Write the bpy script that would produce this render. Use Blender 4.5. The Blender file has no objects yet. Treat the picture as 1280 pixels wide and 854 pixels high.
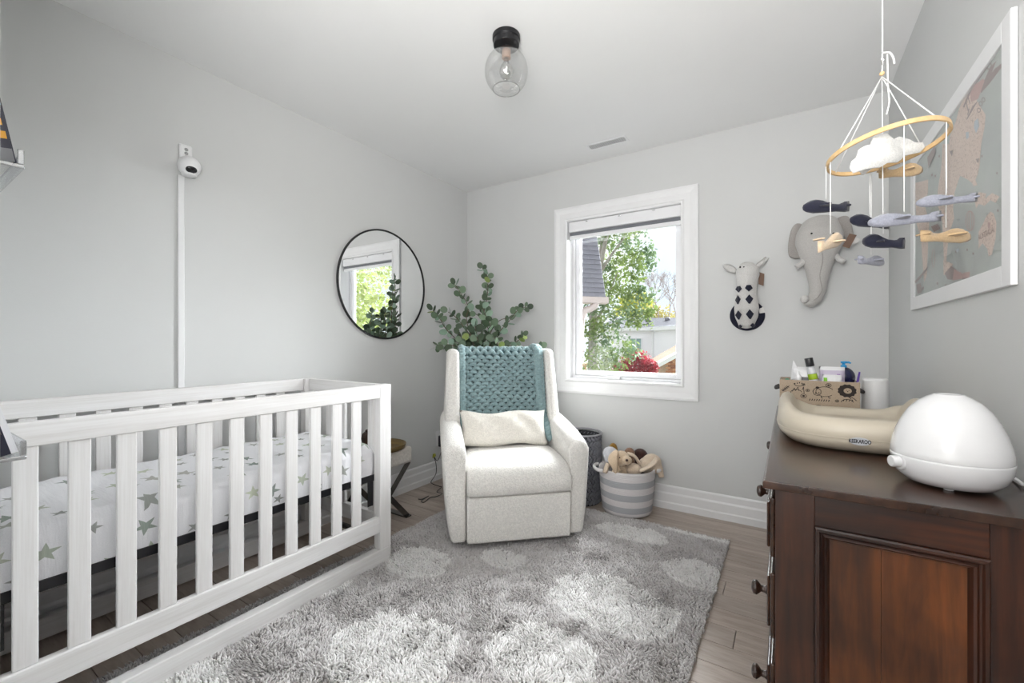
import bpy, bmesh, math, random
import numpy as np
from mathutils import Vector, Matrix

# ---------------------------------------------------------------- camera, sky, light, exposure
FPX, EYE = 537.0, 1.116
YAW = math.atan(347 / 537)
SN, CS = math.sin(YAW), math.cos(YAW)
scene = bpy.context.scene
cam_data = bpy.data.cameras.new('camera')
cam_data.sensor_width = 36
cam_data.lens = 36 * FPX / 1280
cam_data.clip_start = 0.02
cam_data.clip_end = 300
cam = bpy.data.objects.new('camera', cam_data)
cam.location = (0, 0, EYE)
cam.rotation_euler = (math.pi / 2, 0, YAW)
scene.collection.objects.link(cam)
scene.camera = cam

world = bpy.data.worlds.new('sky')
scene.world = world
world.use_nodes = True
wn, wl = world.node_tree.nodes, world.node_tree.links
wn.clear()
w_out = wn.new('ShaderNodeOutputWorld')
w_bg = wn.new('ShaderNodeBackground')
w_tc = wn.new('ShaderNodeTexCoord')
w_no = wn.new('ShaderNodeTexNoise')
w_no.inputs['Scale'].default_value = 2.2
w_no.inputs['Detail'].default_value = 5
w_rp = wn.new('ShaderNodeValToRGB')
w_rp.color_ramp.elements[0].position = 0.40
w_rp.color_ramp.elements[0].color = (0.80, 0.90, 1.0, 1)
w_rp.color_ramp.elements[1].position = 0.58
w_rp.color_ramp.elements[1].color = (1.0, 1.0, 1.0, 1)
wl.new(w_tc.outputs['Generated'], w_no.inputs['Vector'])
wl.new(w_no.outputs['Fac'], w_rp.inputs['Fac'])
wl.new(w_rp.outputs['Color'], w_bg.inputs['Color'])
w_bg.inputs['Strength'].default_value = 1.35
wl.new(w_bg.outputs[0], w_out.inputs[0])


def lamp(name, kind, loc, rot, energy, color=(1, 1, 1), **kw):
    d = bpy.data.lights.new(name, kind)
    d.energy = energy
    d.color = color
    for k, v in kw.items():
        setattr(d, k, v)
    o = bpy.data.objects.new(name, d)
    o.location = loc
    o.rotation_euler = rot
    scene.collection.objects.link(o)
    return o


def aim(direction):
    return Vector(direction).to_track_quat('-Z', 'Y').to_euler()


# veiled daylight falling through the window, a broad soft source in the bright sky
lamp('daylight', 'SUN', (0, 8, 6), aim((-0.20, -0.86, -0.36)), 41.0, (0.94, 0.975, 1.0), angle=math.radians(66))
# added fill panel behind the open door, brightening the room from behind the camera
lamp('landing_fill', 'AREA', (-0.25, -1.15, 1.30), aim((-0.12, 1, 0.06)), 15.0, (1.0, 0.985, 0.96),
     shape='RECTANGLE', size=1.0, size_y=1.9)
# added bounce lamp just behind the camera, turned up to brighten the ceiling
lamp('bounce_fill', 'AREA', (-0.10, -0.25, 1.45), aim((-0.30, 0.70, 1.2)), 60.0, (1.0, 0.99, 0.97), shape='DISK', size=0.6)

scene.view_settings.view_transform = 'Standard'
scene.view_settings.look = 'None'
scene.view_settings.gamma = 1
scene.view_settings.exposure = -0.10
scene.view_settings.use_curve_mapping = False
random.seed(7)
rng = np.random.default_rng(7)


# ---------------------------------------------------------------- helpers
def ray(px, py):
    a = (px - 640) / FPX
    return Vector((-SN + a * CS, CS + a * SN, (427 - py) / FPX))


def at(px, py, d):
    r = ray(px, py)
    return Vector((d * r.x, d * r.y, EYE + d * r.z))


def at_x(px, py, x):
    r = ray(px, py)
    return at(px, py, x / r.x)


def at_y(px, py, y):
    r = ray(px, py)
    return at(px, py, y / r.y)


def at_z(px, py, z):
    r = ray(px, py)
    return at(px, py, (z - EYE) / r.z)


def lin(r, g, b):
    return tuple(((c / 255) / 12.92 if c / 255 <= 0.04045 else ((c / 255 + 0.055) / 1.055) ** 2.4) for c in (r, g, b))


class Nodes:
    def __init__(self, name):
        self.m = bpy.data.materials.new(name)
        self.m.use_nodes = True
        self.n, self.l = self.m.node_tree.nodes, self.m.node_tree.links
        self.b = self.n['Principled BSDF']
        self.out = self.n['Material Output']

    def new(self, t, **kw):
        x = self.n.new(t)
        for k, v in kw.items():
            if k in x.inputs:
                x.inputs[k].default_value = v
            else:
                setattr(x, k, v)
        return x

    def link(self, a, b):
        self.l.new(a, b)

    def coords(self, kind='Object', scale=(1, 1, 1), rot=(0, 0, 0)):
        tc = self.n.new('ShaderNodeTexCoord')
        mp = self.n.new('ShaderNodeMapping')
        mp.inputs['Scale'].default_value = scale
        mp.inputs['Rotation'].default_value = rot
        self.link(tc.outputs[kind], mp.inputs[0])
        return mp.outputs[0]

    def noise(self, vec, scale=5, detail=3, rough=0.5, dist=0.0):
        x = self.new('ShaderNodeTexNoise', Scale=scale, Detail=detail, Roughness=rough, Distortion=dist)
        self.link(vec, x.inputs['Vector'])
        return x.outputs['Fac']

    def ramp(self, fac, stops):
        x = self.n.new('ShaderNodeValToRGB')
        e = x.color_ramp.elements
        while len(e) < len(stops):
            e.new(0.5)
        for el, (p, c) in zip(e, stops):
            el.position = p
            el.color = (*c, 1) if len(c) == 3 else c
        self.link(fac, x.inputs['Fac'])
        return x.outputs['Color']

    def bump(self, fac, strength=0.3, dist=0.01):
        x = self.new('ShaderNodeBump', Strength=strength, Distance=dist)
        self.link(fac, x.inputs['Height'])
        self.link(x.outputs[0], self.b.inputs['Normal'])

    def math(self, op, a, b=None, c=None):
        x = self.n.new('ShaderNodeMath')
        x.operation = op
        for i, v in enumerate((a, b, c)):
            if v is None:
                continue
            if isinstance(v, (int, float)):
                x.inputs[i].default_value = v
            else:
                self.link(v, x.inputs[i])
        return x.outputs[0]

    def mix(self, fac, a, b):
        x = self.n.new('ShaderNodeMix')
        x.data_type = 'RGBA'
        if isinstance(fac, (int, float)):
            x.inputs[0].default_value = fac
        else:
            self.link(fac, x.inputs[0])
        for i, v in ((6, a), (7, b)):
            if isinstance(v, tuple):
                x.inputs[i].default_value = (*v, 1)
            else:
                self.link(v, x.inputs[i])
        return x.outputs[2]


def flat(name, col, rough=0.5, metal=0.0, bump=None, **kw):
    """one colour with a faint procedural mottling; bump=(scale,strength,distance)"""
    N = Nodes(name)
    v = N.coords()
    f = N.noise(v, 14, 3)
    c = N.ramp(f, [(0.25, tuple(x * 0.985 for x in col)), (0.75, tuple(min(1, x * 1.01) for x in col))])
    N.link(c, N.b.inputs['Base Color'])
    N.b.inputs['Roughness'].default_value = rough
    N.b.inputs['Metallic'].default_value = metal
    for k, val in kw.items():
        N.b.inputs[k].default_value = val
    if bump:
        N.bump(N.noise(v, bump[0], 4, 0.6), bump[1], bump[2])
    return N.m


def fabric(name, col, scale=220, strength=0.6, dist=0.004, rough=0.95):
    N = Nodes(name)
    v = N.coords()
    vo = N.new('ShaderNodeTexVoronoi', Scale=scale)
    N.link(v, vo.inputs['Vector'])
    n = N.noise(v, scale * 0.45, 3, 0.6)
    h = N.math('SUBTRACT', n, N.math('MULTIPLY', vo.outputs['Distance'], 0.55))
    c = N.ramp(h, [(0.05, tuple(x * 0.80 for x in col)), (0.55, col)])
    N.link(c, N.b.inputs['Base Color'])
    N.b.inputs['Roughness'].default_value = rough
    N.b.inputs['Sheen Weight'].default_value = 0.25
    N.bump(h, strength, dist)
    return N.m


def wood(name, dark, light, stretch, scale=1.0, rough=0.45, bump=0.15, contrast=(0.35, 0.65), rnd=0.0, coat=0.0):
    """grain runs along the axis whose stretch value is small"""
    N = Nodes(name)
    v = N.coords('Object', stretch)
    if rnd:
        oi = N.n.new('ShaderNodeObjectInfo')
        ad = N.n.new('ShaderNodeVectorMath')
        ad.operation = 'ADD'
        N.link(v, ad.inputs[0])
        cb = N.n.new('ShaderNodeCombineXYZ')
        N.link(N.math('MULTIPLY', oi.outputs['Random'], 37.0), cb.inputs[0])
        N.link(N.math('MULTIPLY', oi.outputs['Random'], 91.0), cb.inputs[1])
        N.link(cb.outputs[0], ad.inputs[1])
        v = ad.outputs[0]
    n1 = N.noise(v, 1.0 * scale, 6, 0.6, 0.6)
    n2 = N.noise(v, 5.0 * scale, 3, 0.5, 0.2)
    f = N.math('ADD', N.math('MULTIPLY', n1, 0.65), N.math('MULTIPLY', n2, 0.35))
    c = N.ramp(f, [(contrast[0], dark), (contrast[1], light)])
    if rnd:
        g = N.math('ADD', N.math('MULTIPLY', oi.outputs['Random'], rnd), 1 - rnd / 2)
        hs = N.n.new('ShaderNodeHueSaturation')
        N.link(g, hs.inputs['Value'])
        N.link(c, hs.inputs['Color'])
        c = hs.outputs['Color']
    N.link(c, N.b.inputs['Base Color'])
    N.b.inputs['Roughness'].default_value = rough
    N.b.inputs['Coat Weight'].default_value = coat
    N.b.inputs['Coat Roughness'].default_value = 0.22
    if bump:
        N.bump(f, bump, 0.004)
    return N.m


def clear(name, tint=(1, 1, 1), edge=0.12, gloss=0.05, rough=0.02):
    """see-through sheet: mostly transparent, more mirror-like towards its edges"""
    N = Nodes(name)
    N.n.remove(N.b)
    t = N.new('ShaderNodeBsdfTransparent')
    t.inputs[0].default_value = (*tint, 1)
    g = N.new('ShaderNodeBsdfGlossy', Roughness=rough)
    lw = N.new('ShaderNodeLayerWeight', Blend=0.35)
    f = N.math('MULTIPLY_ADD', lw.outputs['Facing'], edge, gloss)
    mx = N.n.new('ShaderNodeMixShader')
    N.link(f, mx.inputs[0])
    N.link(t.outputs[0], mx.inputs[1])
    N.link(g.outputs[0], mx.inputs[2])
    N.link(mx.outputs[0], N.out.inputs[0])
    return N.m


ROOT = scene.collection


def link(o, parent=None):
    ROOT.objects.link(o)
    if parent is not None:
        o.parent = parent
    return o


def tag(o, label=None, cat=None, group=None, kind=None):
    if label:
        o['label'] = label
    if cat:
        o['category'] = cat
    if group:
        o['group'] = group
    if kind:
        o['kind'] = kind
    return o


def thing(name, label, cat, loc=(0, 0, 0), rotz=0.0, group=None):
    o = bpy.data.objects.new(name, None)
    o.empty_display_size = 0.05
    o.location = loc
    o.rotation_euler = (0, 0, rotz)
    link(o)
    return tag(o, label, cat, group)


class MB:
    """collects simple shapes into one mesh"""

    def __init__(self):
        self.v, self.f, self.mi, self.cur = [], [], [], 0

    def add(self, vs, fs):
        k = len(self.v)
        self.v += [tuple(p) for p in vs]
        self.f += [tuple(i + k for i in f) for f in fs]
        self.mi += [self.cur] * len(fs)
        return self

    def hexa(self, b, t):
        """b, t: four corners bottom and top, counter-clockwise seen from above"""
        return self.add(list(b) + list(t), [(3, 2, 1, 0), (4, 5, 6, 7), (0, 1, 5, 4), (1, 2, 6, 5), (2, 3, 7, 6), (3, 0, 4, 7)])

    def box(self, x0, x1, y0, y1, z0, z1):
        return self.hexa([(x0, y0, z0), (x1, y0, z0), (x1, y1, z0), (x0, y1, z0)],
                         [(x0, y0, z1), (x1, y0, z1), (x1, y1, z1), (x0, y1, z1)])

    def tube(self, pts, r, seg=8, closed=False, cap=True):
        pts = [Vector(p) for p in pts]
        n = len(pts)
        rs = r if isinstance(r, (list, tuple)) else [r] * n
        vs, fs = [], []
        up = None
        for i, p in enumerate(pts):
            a = pts[(i - 1) % n] if (closed or i > 0) else p
            b = pts[(i + 1) % n] if (closed or i < n - 1) else p
            t = (b - a).normalized()
            if up is None:
                up = Vector((0, 0, 1)) if abs(t.z) < 0.9 else Vector((1, 0, 0))
            x = t.cross(up)
            if x.length < 1e-6:
                x = t.cross(Vector((0.3, 1, 0.2)))
            x.normalize()
            y = x.cross(t).normalized()
            up = y
            ri = rs[i]
            rx, ry = (ri if isinstance(ri, (list, tuple)) else (ri, ri))
            for k in range(seg):
                a_ = 2 * math.pi * k / seg
                vs.append(p + x * (math.cos(a_) * rx) + y * (math.sin(a_) * ry))
        m = n if closed else n - 1
        for i in range(m):
            j = (i + 1) % n
            for k in range(seg):
                q = (k + 1) % seg
                fs.append((i * seg + k, j * seg + k, j * seg + q, i * seg + q))
        if not closed and cap:
            fs.append(tuple(range(seg)))
            fs.append(tuple((n - 1) * seg + k for k in reversed(range(seg))))
        return self.add(vs, fs)

    def lathe(self, prof, c=(0, 0, 0), seg=32, M=None, sx=1.0, sy=1.0):
        vs, fs, ids = [], [], []
        for (r, z) in prof:
            if r < 1e-6:
                ids.append([len(vs)] * seg)
                vs.append(Vector((0, 0, z)))
            else:
                ids.append(list(range(len(vs), len(vs) + seg)))
                for k in range(seg):
                    a = 2 * math.pi * k / seg
                    vs.append(Vector((r * math.cos(a) * sx, r * math.sin(a) * sy, z)))
        for i in range(len(prof) - 1):
            A, B = ids[i], ids[i + 1]
            for k in range(seg):
                q = (k + 1) % seg
                f = []
                for id_ in (A[k], A[q], B[q], B[k]):
                    if id_ not in f:
                        f.append(id_)
                if len(f) > 2:
                    fs.append(tuple(f))
        c = Vector(c)
        vs = [(M @ p if M else p) + c for p in vs]
        return self.add(vs, fs)

    def ball(self, c, r, seg=16, rings=10, M=None):
        rx, ry, rz = r if isinstance(r, (list, tuple)) else (r, r, r)
        prof = [(math.sin(math.pi * i / rings), -math.cos(math.pi * i / rings)) for i in range(rings + 1)]
        prof[0] = (0, -1)
        prof[-1] = (0, 1)
        S = Matrix.Diagonal((rx, ry, rz))
        return self.lathe(prof, c, seg, (M @ S) if M else S)

    def prism(self, pts, o, ex, ey, n, depth):
        """outline pts (u,v) in the plane o + u*ex + v*ey, extruded by depth along n"""
        o, ex, ey, n = Vector(o), Vector(ex), Vector(ey), Vector(n)
        k = len(pts)
        a = [o + ex * u + ey * v for u, v in pts]
        b = [p + n * depth for p in a]
        fs = [tuple(reversed(range(k))), tuple(range(k, 2 * k))]
        fs += [(i, (i + 1) % k, k + (i + 1) % k, k + i) for i in range(k)]
        return self.add(a + b, fs)

    def build(self, name, mat, parent=None, bevel=0.0, seg=2, smooth=False, subsurf=0, remesh=0.0, loc=None, angle=40):
        me = bpy.data.meshes.new(name)
        me.from_pydata(self.v, [], self.f)
        mats = mat if isinstance(mat, (list, tuple)) else [mat]
        for m in mats:
            me.materials.append(m)
        if len(mats) > 1:
            me.polygons.foreach_set('material_index', self.mi)
        bm = bmesh.new()
        bm.from_mesh(me)
        bmesh.ops.recalc_face_normals(bm, faces=bm.faces)
        bm.to_mesh(me)
        bm.free()
        if smooth:
            me.polygons.foreach_set('use_smooth', [True] * len(me.polygons))
        o = bpy.data.objects.new(name, me)
        link(o, parent)
        if loc is not None:
            o.location = loc
        if bevel:
            b = o.modifiers.new('bevel', 'BEVEL')
            b.width = bevel
            b.segments = seg
            b.limit_method = 'ANGLE'
            b.angle_limit = math.radians(angle)
            if not smooth:
                me.polygons.foreach_set('use_smooth', [True] * len(me.polygons))
                w = o.modifiers.new('normals', 'WEIGHTED_NORMAL')
                w.keep_sharp = True
        if remesh:
            r = o.modifiers.new('fuse', 'REMESH')
            r.mode = 'VOXEL'
            r.voxel_size = remesh
            r.use_smooth_shade = True
            s = o.modifiers.new('soften', 'SMOOTH')
            s.iterations = 4
            s.factor = 0.6
        if subsurf:
            s = o.modifiers.new('subdivision', 'SUBSURF')
            s.levels = s.render_levels = subsurf
        return o


def copy_tree(o, parent=None, loc=None, rotz=None, label=None):
    c = o.copy()
    link(c, parent)
    if loc is not None:
        c.location = loc
    if rotz is not None:
        c.rotation_euler = (0, 0, rotz)
    if label:
        c['label'] = label
    for ch in list(o.children):
        copy_tree(ch, c)
    return c


def fast_mesh(name, verts, faces_flat, face_sizes, mats, mat_idx=None, parent=None, smooth=False, color=None):
    me = bpy.data.meshes.new(name)
    nv, nf = len(verts), len(face_sizes)
    me.vertices.add(nv)
    me.vertices.foreach_set('co', np.asarray(verts, dtype=np.float32).ravel())
    me.loops.add(len(faces_flat))
    me.loops.foreach_set('vertex_index', np.asarray(faces_flat, dtype=np.int32))
    me.polygons.add(nf)
    sizes = np.asarray(face_sizes, dtype=np.int32)
    starts = np.concatenate(([0], np.cumsum(sizes)[:-1])).astype(np.int32)
    me.polygons.foreach_set('loop_start', starts)
    try:
        me.polygons.foreach_set('loop_total', sizes)
    except Exception:
        pass
    for m in (mats if isinstance(mats, (list, tuple)) else [mats]):
        me.materials.append(m)
    if mat_idx is not None:
        me.polygons.foreach_set('material_index', np.asarray(mat_idx, dtype=np.int32))
    if smooth:
        me.polygons.foreach_set('use_smooth', np.ones(nf, dtype=bool))
    me.update(calc_edges=True)
    if color is not None:
        a = me.attributes.new('tone', 'FLOAT', 'POINT')
        a.data.foreach_set('value', np.asarray(color, dtype=np.float32))
    o = bpy.data.objects.new(name, me)
    link(o, parent)
    return o


# ---------------------------------------------------------------- materials
def wall_paint(name, col):
    N = Nodes(name)
    v = N.coords()
    f = N.noise(v, 3, 3)
    c = N.ramp(f, [(0.3, tuple(x * 0.985 for x in col)), (0.7, col)])
    N.link(c, N.b.inputs['Base Color'])
    N.b.inputs['Roughness'].default_value = 0.6
    N.bump(N.noise(v, 260, 2), 0.05, 0.002)
    return N.m


M_WALL = wall_paint('grey_wall_paint', (0.625, 0.63, 0.628))
M_CEIL = wall_paint('white_ceiling_paint', (0.84, 0.84, 0.84))
M_TRIM = flat('white_trim_paint', (0.82, 0.82, 0.83), 0.35)
M_TRIM2 = flat('white_window_vinyl', (0.84, 0.84, 0.86), 0.3)
M_PLANK = wood('oak_plank', lin(154, 138, 126), lin(194, 182, 172), (3.0, 26, 26), 1.0, 0.42, 0.08, (0.3, 0.7), rnd=0.14)
M_GAP = flat('plank_joint', (0.10, 0.085, 0.07), 0.9)
M_CRIB_Y = wood('white_washed_pine_long', lin(218, 215, 213), lin(236, 235, 235), (38, 1.3, 38), 1.0, 0.5, 0.12, (0.3, 0.62))
M_CRIB_X = wood('white_washed_pine_cross', lin(218, 215, 213), lin(236, 235, 235), (1.3, 38, 38), 1.0, 0.5, 0.12, (0.3, 0.62))
M_CRIB_Z = wood('white_washed_pine_upright', lin(218, 215, 213), lin(236, 235, 235), (38, 38, 1.3), 1.0, 0.5, 0.12, (0.3, 0.62))
M_BLACK = flat('black_metal', (0.012, 0.012, 0.014), 0.38, 0.3)
M_BLACKP = flat('black_plastic', (0.012, 0.012, 0.015), 0.4)
M_BOUCLE = fabric('cream_boucle', lin(246, 243, 238), 210, 0.8, 0.005)
M_BOUCLE2 = fabric('cream_pillow_fleece', lin(246, 241, 232), 260, 0.7, 0.004)
M_CHROME = flat('chrome', (0.75, 0.75, 0.76), 0.12, 1.0)
M_WHITEP = flat('white_plastic', (0.80, 0.80, 0.81), 0.32)
M_MIRROR = flat('mirror_glass', (0.90, 0.91, 0.91), 0.0, 1.0)
M_GLASS = clear('window_glass', (0.985, 0.99, 0.985), 0.10, 0.03)
M_GLOBE = clear('clear_globe_glass', (0.99, 0.99, 0.99), 0.38, 0.03, 0.03)
M_ACRYL = clear('clear_acrylic', (0.93, 0.94, 0.95), 0.45, 0.12, 0.06)

# ---------------------------------------------------------------- the room
XL, XR, YB, YF, ZC = -2.40, 0.44, 2.985, 0.10, 2.44
WX0, WX1, WZ0, WZ1 = -1.42, -0.60, 0.835, 2.025      # clear opening of the window trim

floor = MB().box(XL, XR, -1.35, YB, -0.12, -0.012).build('floor', M_GAP)
tag(floor, kind='structure')
PW = 0.1175
y = YB - 0.02
row = 0
y = 2.985 - 0.065 - 0.0
while y > -1.3:
    y0 = y - PW
    xs = [XL]
    x = XL + 0.25 + random.random() * 0.9
    if abs((y + y0) / 2 - 1.80) < PW / 2:
        xs = [XL, -1.12, -0.173]
        x = 0.9
    while x < XR - 0.15:
        xs.append(x)
        x += 1.0 + random.random() * 0.5
    xs.append(XR)
    for a, b in zip(xs[:-1], xs[1:]):
        MB().box(a + 0.0012, b - 0.0012, y0 + 0.0012, y - 0.0012, -0.012, 0.0).build('plank', M_PLANK, floor, bevel=0.0012, seg=1)
    y = y0
MB().box(XL, XR, 2.92, YB, -0.012, 0.0).build('plank', M_PLANK, floor)

tag(MB().box(XL - 0.1, XR + 0.1, -1.45, YB + 0.16, ZC, ZC + 0.1).build('ceiling', M_CEIL), kind='structure')
tag(MB().box(XL - 0.1, XL, -1.45, YB + 0.16, -0.12, ZC).build('wall_left', M_WALL), kind='structure')
tag(MB().box(XR, XR + 0.1, -1.45, YB + 0.16, -0.12, ZC).build('wall_right', M_WALL), kind='structure')
mb = MB()
ox0, ox1, oz0, oz1 = WX0 - 0.012, WX1 + 0.012, WZ0 - 0.012, WZ1 + 0.012
mb.box(XL, ox0, YB, YB + 0.16, -0.12, ZC)
mb.box(ox1, XR, YB, YB + 0.16, -0.12, ZC)
mb.box(ox0, ox1, YB, YB + 0.16, -0.12, oz0)
mb.box(ox0, ox1, YB, YB + 0.16, oz1, ZC)
tag(mb.build('wall_back', M_WALL), kind='structure')
mb = MB()
mb.box(XL, -0.80, -0.02, YF, -0.012, ZC)
mb.box(0.36, XR, -0.02, YF, -0.012, ZC)
mb.box(-0.80, 0.36, -0.02, YF, 2.06, ZC)
tag(mb.build('wall_front', M_WALL), kind='structure')
tag(MB().box(XL, XR, -1.45, -1.35, -0.12, ZC).build('wall_landing', M_WALL), kind='structure')


def board(name, p0, p1, nrm):
    """baseboard from p0 to p1 on the floor; nrm points into the room"""
    prof = [(0, 0), (0.019, 0), (0.019, 0.040), (0.0135, 0.048), (0.0135, 0.098), (0.009, 0.110), (0.009, 0.146), (0.005, 0.155), (0, 0.155)]
    p0, p1, nrm = Vector(p0), Vector(p1), Vector(nrm)
    m = MB().prism(prof, p0, nrm, Vector((0, 0, 1)), (p1 - p0).normalized(), (p1 - p0).length)
    return tag(m.build(name, M_TRIM), kind='structure')


board('baseboard_left', (XL, YF, 0), (XL, YB, 0), (1, 0, 0))
board('baseboard_back', (XL, YB, 0), (XR, YB, 0), (0, -1, 0))
board('baseboard_right', (XR, YF, 0), (XR, YB, 0), (-1, 0, 0))

# window: casing, jambs, sash, pane, operator handle
win = MB()
cprof = [(0, 0), (0, 0.020), (0.012, 0.024), (0.022, 0.018), (0.060, 0.017), (0.078, 0.022), (0.092, 0.024), (0.107, 0.020), (0.107, 0)]
for side in range(4):
    # mitred casing runs, profile offset outwards from the opening
    cor = [(WX0, WZ0), (WX1, WZ0), (WX1, WZ1), (WX0, WZ1)]
    out = [(-1, -1), (1, -1), (1, 1), (-1, 1)]
    a, b = side, (side + 1) % 4
    vs = []
    for c_, o_ in ((cor[a], out[a]), (cor[b], out[b])):
        for off, th in cprof:
            vs.append((c_[0] + o_[0] * off, YB - th, c_[1] + o_[1] * off))
    k = len(cprof)
    fs = [(i, (i + 1) % k, k + (i + 1) % k, k + i) for i in range(k)] + [tuple(range(k)), tuple(range(2 * k - 1, k - 1, -1))]
    win.add(vs, fs)
w1 = win.build('window_1', M_TRIM)
tag(w1, kind='structure')
mb = MB()
yd = YB + 0.16
mb.box(WX0 - 0.012, WX0, YB - 0.001, yd, WZ0 - 0.012, WZ1 + 0.012)
mb.box(WX1, WX1 + 0.012, YB - 0.001, yd, WZ0 - 0.012, WZ1 + 0.012)
mb.box(WX0, WX1, YB - 0.001, yd, WZ0 - 0.012, WZ0)
mb.box(WX0, WX1, YB - 0.001, yd, WZ1, WZ1 + 0.012)
mb.build('window_jamb', M_TRIM, w1)
mb = MB()


def ring_frame(mb, x0, x1, z0, z1, w, y0, y1):
    mb.box(x0, x0 + w, y0, y1, z0, z1)
    mb.box(x1 - w, x1, y0, y1, z0, z1)
    mb.box(x0 + w, x1 - w, y0, y1, z0, z0 + w)
    mb.box(x0 + w, x1 - w, y0, y1, z1 - w, z1)


ring_frame(mb, WX0, WX1, WZ0, WZ1, 0.020, YB + 0.085, YB + 0.155)
mb.build('window_frame', M_TRIM2, w1, bevel=0.003)
mb = MB()
ring_frame(mb, WX0 + 0.021, WX1 - 0.021, WZ0 + 0.021, WZ1 - 0.021, 0.036, YB + 0.100, YB + 0.140)
mb.build('window_sash', M_TRIM2, w1, bevel=0.004)
MB().box(WX0 + 0.055, WX1 - 0.055, YB + 0.118, YB + 0.122, WZ0 + 0.055, WZ1 - 0.055).build('window_pane', M_GLASS, w1)
hx = at_y(768, 470, YB + 0.08)
mb = MB()
mb.box(hx.x - 0.045, hx.x + 0.05, YB + 0.05, YB + 0.086, WZ0 + 0.001, WZ0 + 0.024)
mb.tube([(hx.x + 0.05, YB + 0.065, WZ0 + 0.02), (hx.x + 0.06, YB + 0.055, WZ0 + 0.034), (hx.x + 0.0, YB + 0.05, WZ0 + 0.040), (hx.x - 0.045, YB + 0.052, WZ0 + 0.036)], 0.008, 8)
mb.build('window_handle', M_WHITEP, w1, bevel=0.006, seg=3)
# small latch on the left jamb
# roller blind
bl = thing('roller_blind', 'white roller blind rolled up at the top of the window, grey fabric edge showing', 'blind', (-1.01, YB + 0.03, WZ1 - 0.13))
M_BLINDF = flat('grey_blind_fabric', lin(120, 122, 128), 0.8, bump=(300, 0.2, 0.001))


def rel(mb, o):
    """shift collected points so they sit in the local frame of an unrotated thing"""
    L = o.location
    mb.v = [(a - L.x, b - L.y, c - L.z) for a, b, c in mb.v]
    return mb


rel(MB().box(WX0 + 0.004, WX1 - 0.004, YB + 0.004, YB + 0.070, WZ1 - 0.078, WZ1 - 0.001), bl).build('cassette', M_TRIM2, bl, bevel=0.006, seg=3)
rel(MB().box(WX0 + 0.006, WX1 - 0.006, YB + 0.022, YB + 0.060, WZ1 - 0.103, WZ1 - 0.079), bl).build('blind_fabric', M_BLINDF, bl)
rel(MB().box(WX0 + 0.006, WX1 - 0.006, YB + 0.012, YB + 0.048, WZ1 - 0.130, WZ1 - 0.104), bl).build('bottom_rail', M_TRIM2, bl, bevel=0.004)
for sx in (-1.27, -1.02, -0.78):
    rel(MB().ball((sx, YB + 0.004, WZ1 - 0.012), (0.012, 0.004, 0.004), 8, 6), bl).build('screw', M_CHROME, bl, smooth=True)

# ceiling vent
vt = thing('ceiling_vent', 'white slotted air vent set in the ceiling near the window wall', 'vent', (-1.04, 2.748, ZC - 0.001))
mb = MB()
ring = lambda mb, x0, x1, y0, y1, w, z0, z1: (mb.box(x0, x1, y0, y0 + w, z0, z1), mb.box(x0, x1, y1 - w, y1, z0, z1),
                                              mb.box(x0, x0 + w, y0 + w, y1 - w, z0, z1), mb.box(x1 - w, x1, y0 + w, y1 - w, z0, z1))
ring(mb, -0.125, 0.155, -0.048, 0.048, 0.016, -0.005, 0.0)
mb.build('frame', M_TRIM, vt, bevel=0.002)
MB().box(-0.108, 0.138, -0.031, 0.031, -0.0015, -0.0005).build('backing', flat('vent_shadow', (0.07, 0.07, 0.08), 0.8), vt)
sl = None
for i in range(18):
    x = -0.104 + i * 0.0138
    if sl is None:
        sl = MB().box(-0.0032, 0.0032, -0.031, 0.031, -0.0035, -0.0016).build('slat', M_TRIM, vt, loc=(x, 0, 0))
    else:
        c = sl.copy()
        link(c, vt)
        c.location = (x, 0, 0)

# ceiling light
cl = thing('ceiling_light', 'black round ceiling light with clear open glass globe and bulb', 'lamp', (-1.031, 1.55, ZC))
MB().lathe([(0, 0), (0.060, 0), (0.060, -0.020), (0.056, -0.023), (0.056, -0.043), (0.052, -0.046), (0.016, -0.047), (0.016, -0.062), (0, -0.062)], seg=40).build('base', M_BLACK, cl, smooth=False, bevel=0.0015)
gprof = []
for i in range(25):
    a = math.radians(8 + i * (141 - 8) / 24)
    gprof.append((0.094 * math.sin(a) * (1.0), -0.155 + 0.098 * math.cos(a)))
inner = [(max(0.004, r - 0.002), z) for r, z in reversed(gprof)]
MB().lathe(gprof + inner + [gprof[0]], seg=48).build('glass_globe', M_GLOBE, cl, smooth=True)
gr_, gz_ = gprof[-1]
MB().tube([((gr_ - .001) * math.cos(a), (gr_ - .001) * math.sin(a), gz_) for a in [2 * math.pi * i / 48 for i in range(48)]], .0016, 6, closed=True).build('glass_rim', clear('glass_rim', (.8, .8, .8), .5, .25, .05), cl, smooth=True)
MB().lathe([(0.0, -0.06), (0.019, -0.06), (0.019, -0.098), (0.0, -0.098)], seg=24).build('socket', flat('copper_socket', lin(178, 150, 132), 0.4, 0.3), cl, bevel=0.002)
bp = [(0.0, -0.099), (0.011, -0.099), (0.012, -0.112), (0.020, -0.125), (0.029, -0.145), (0.030, -0.158), (0.025, -0.175), (0.013, -0.186), (0.0, -0.188)]
MB().lathe(bp, seg=28).build('bulb', clear('bulb_glass', (0.93, 0.93, 0.92), 0.5, 0.18, 0.12), cl, smooth=True)

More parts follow.
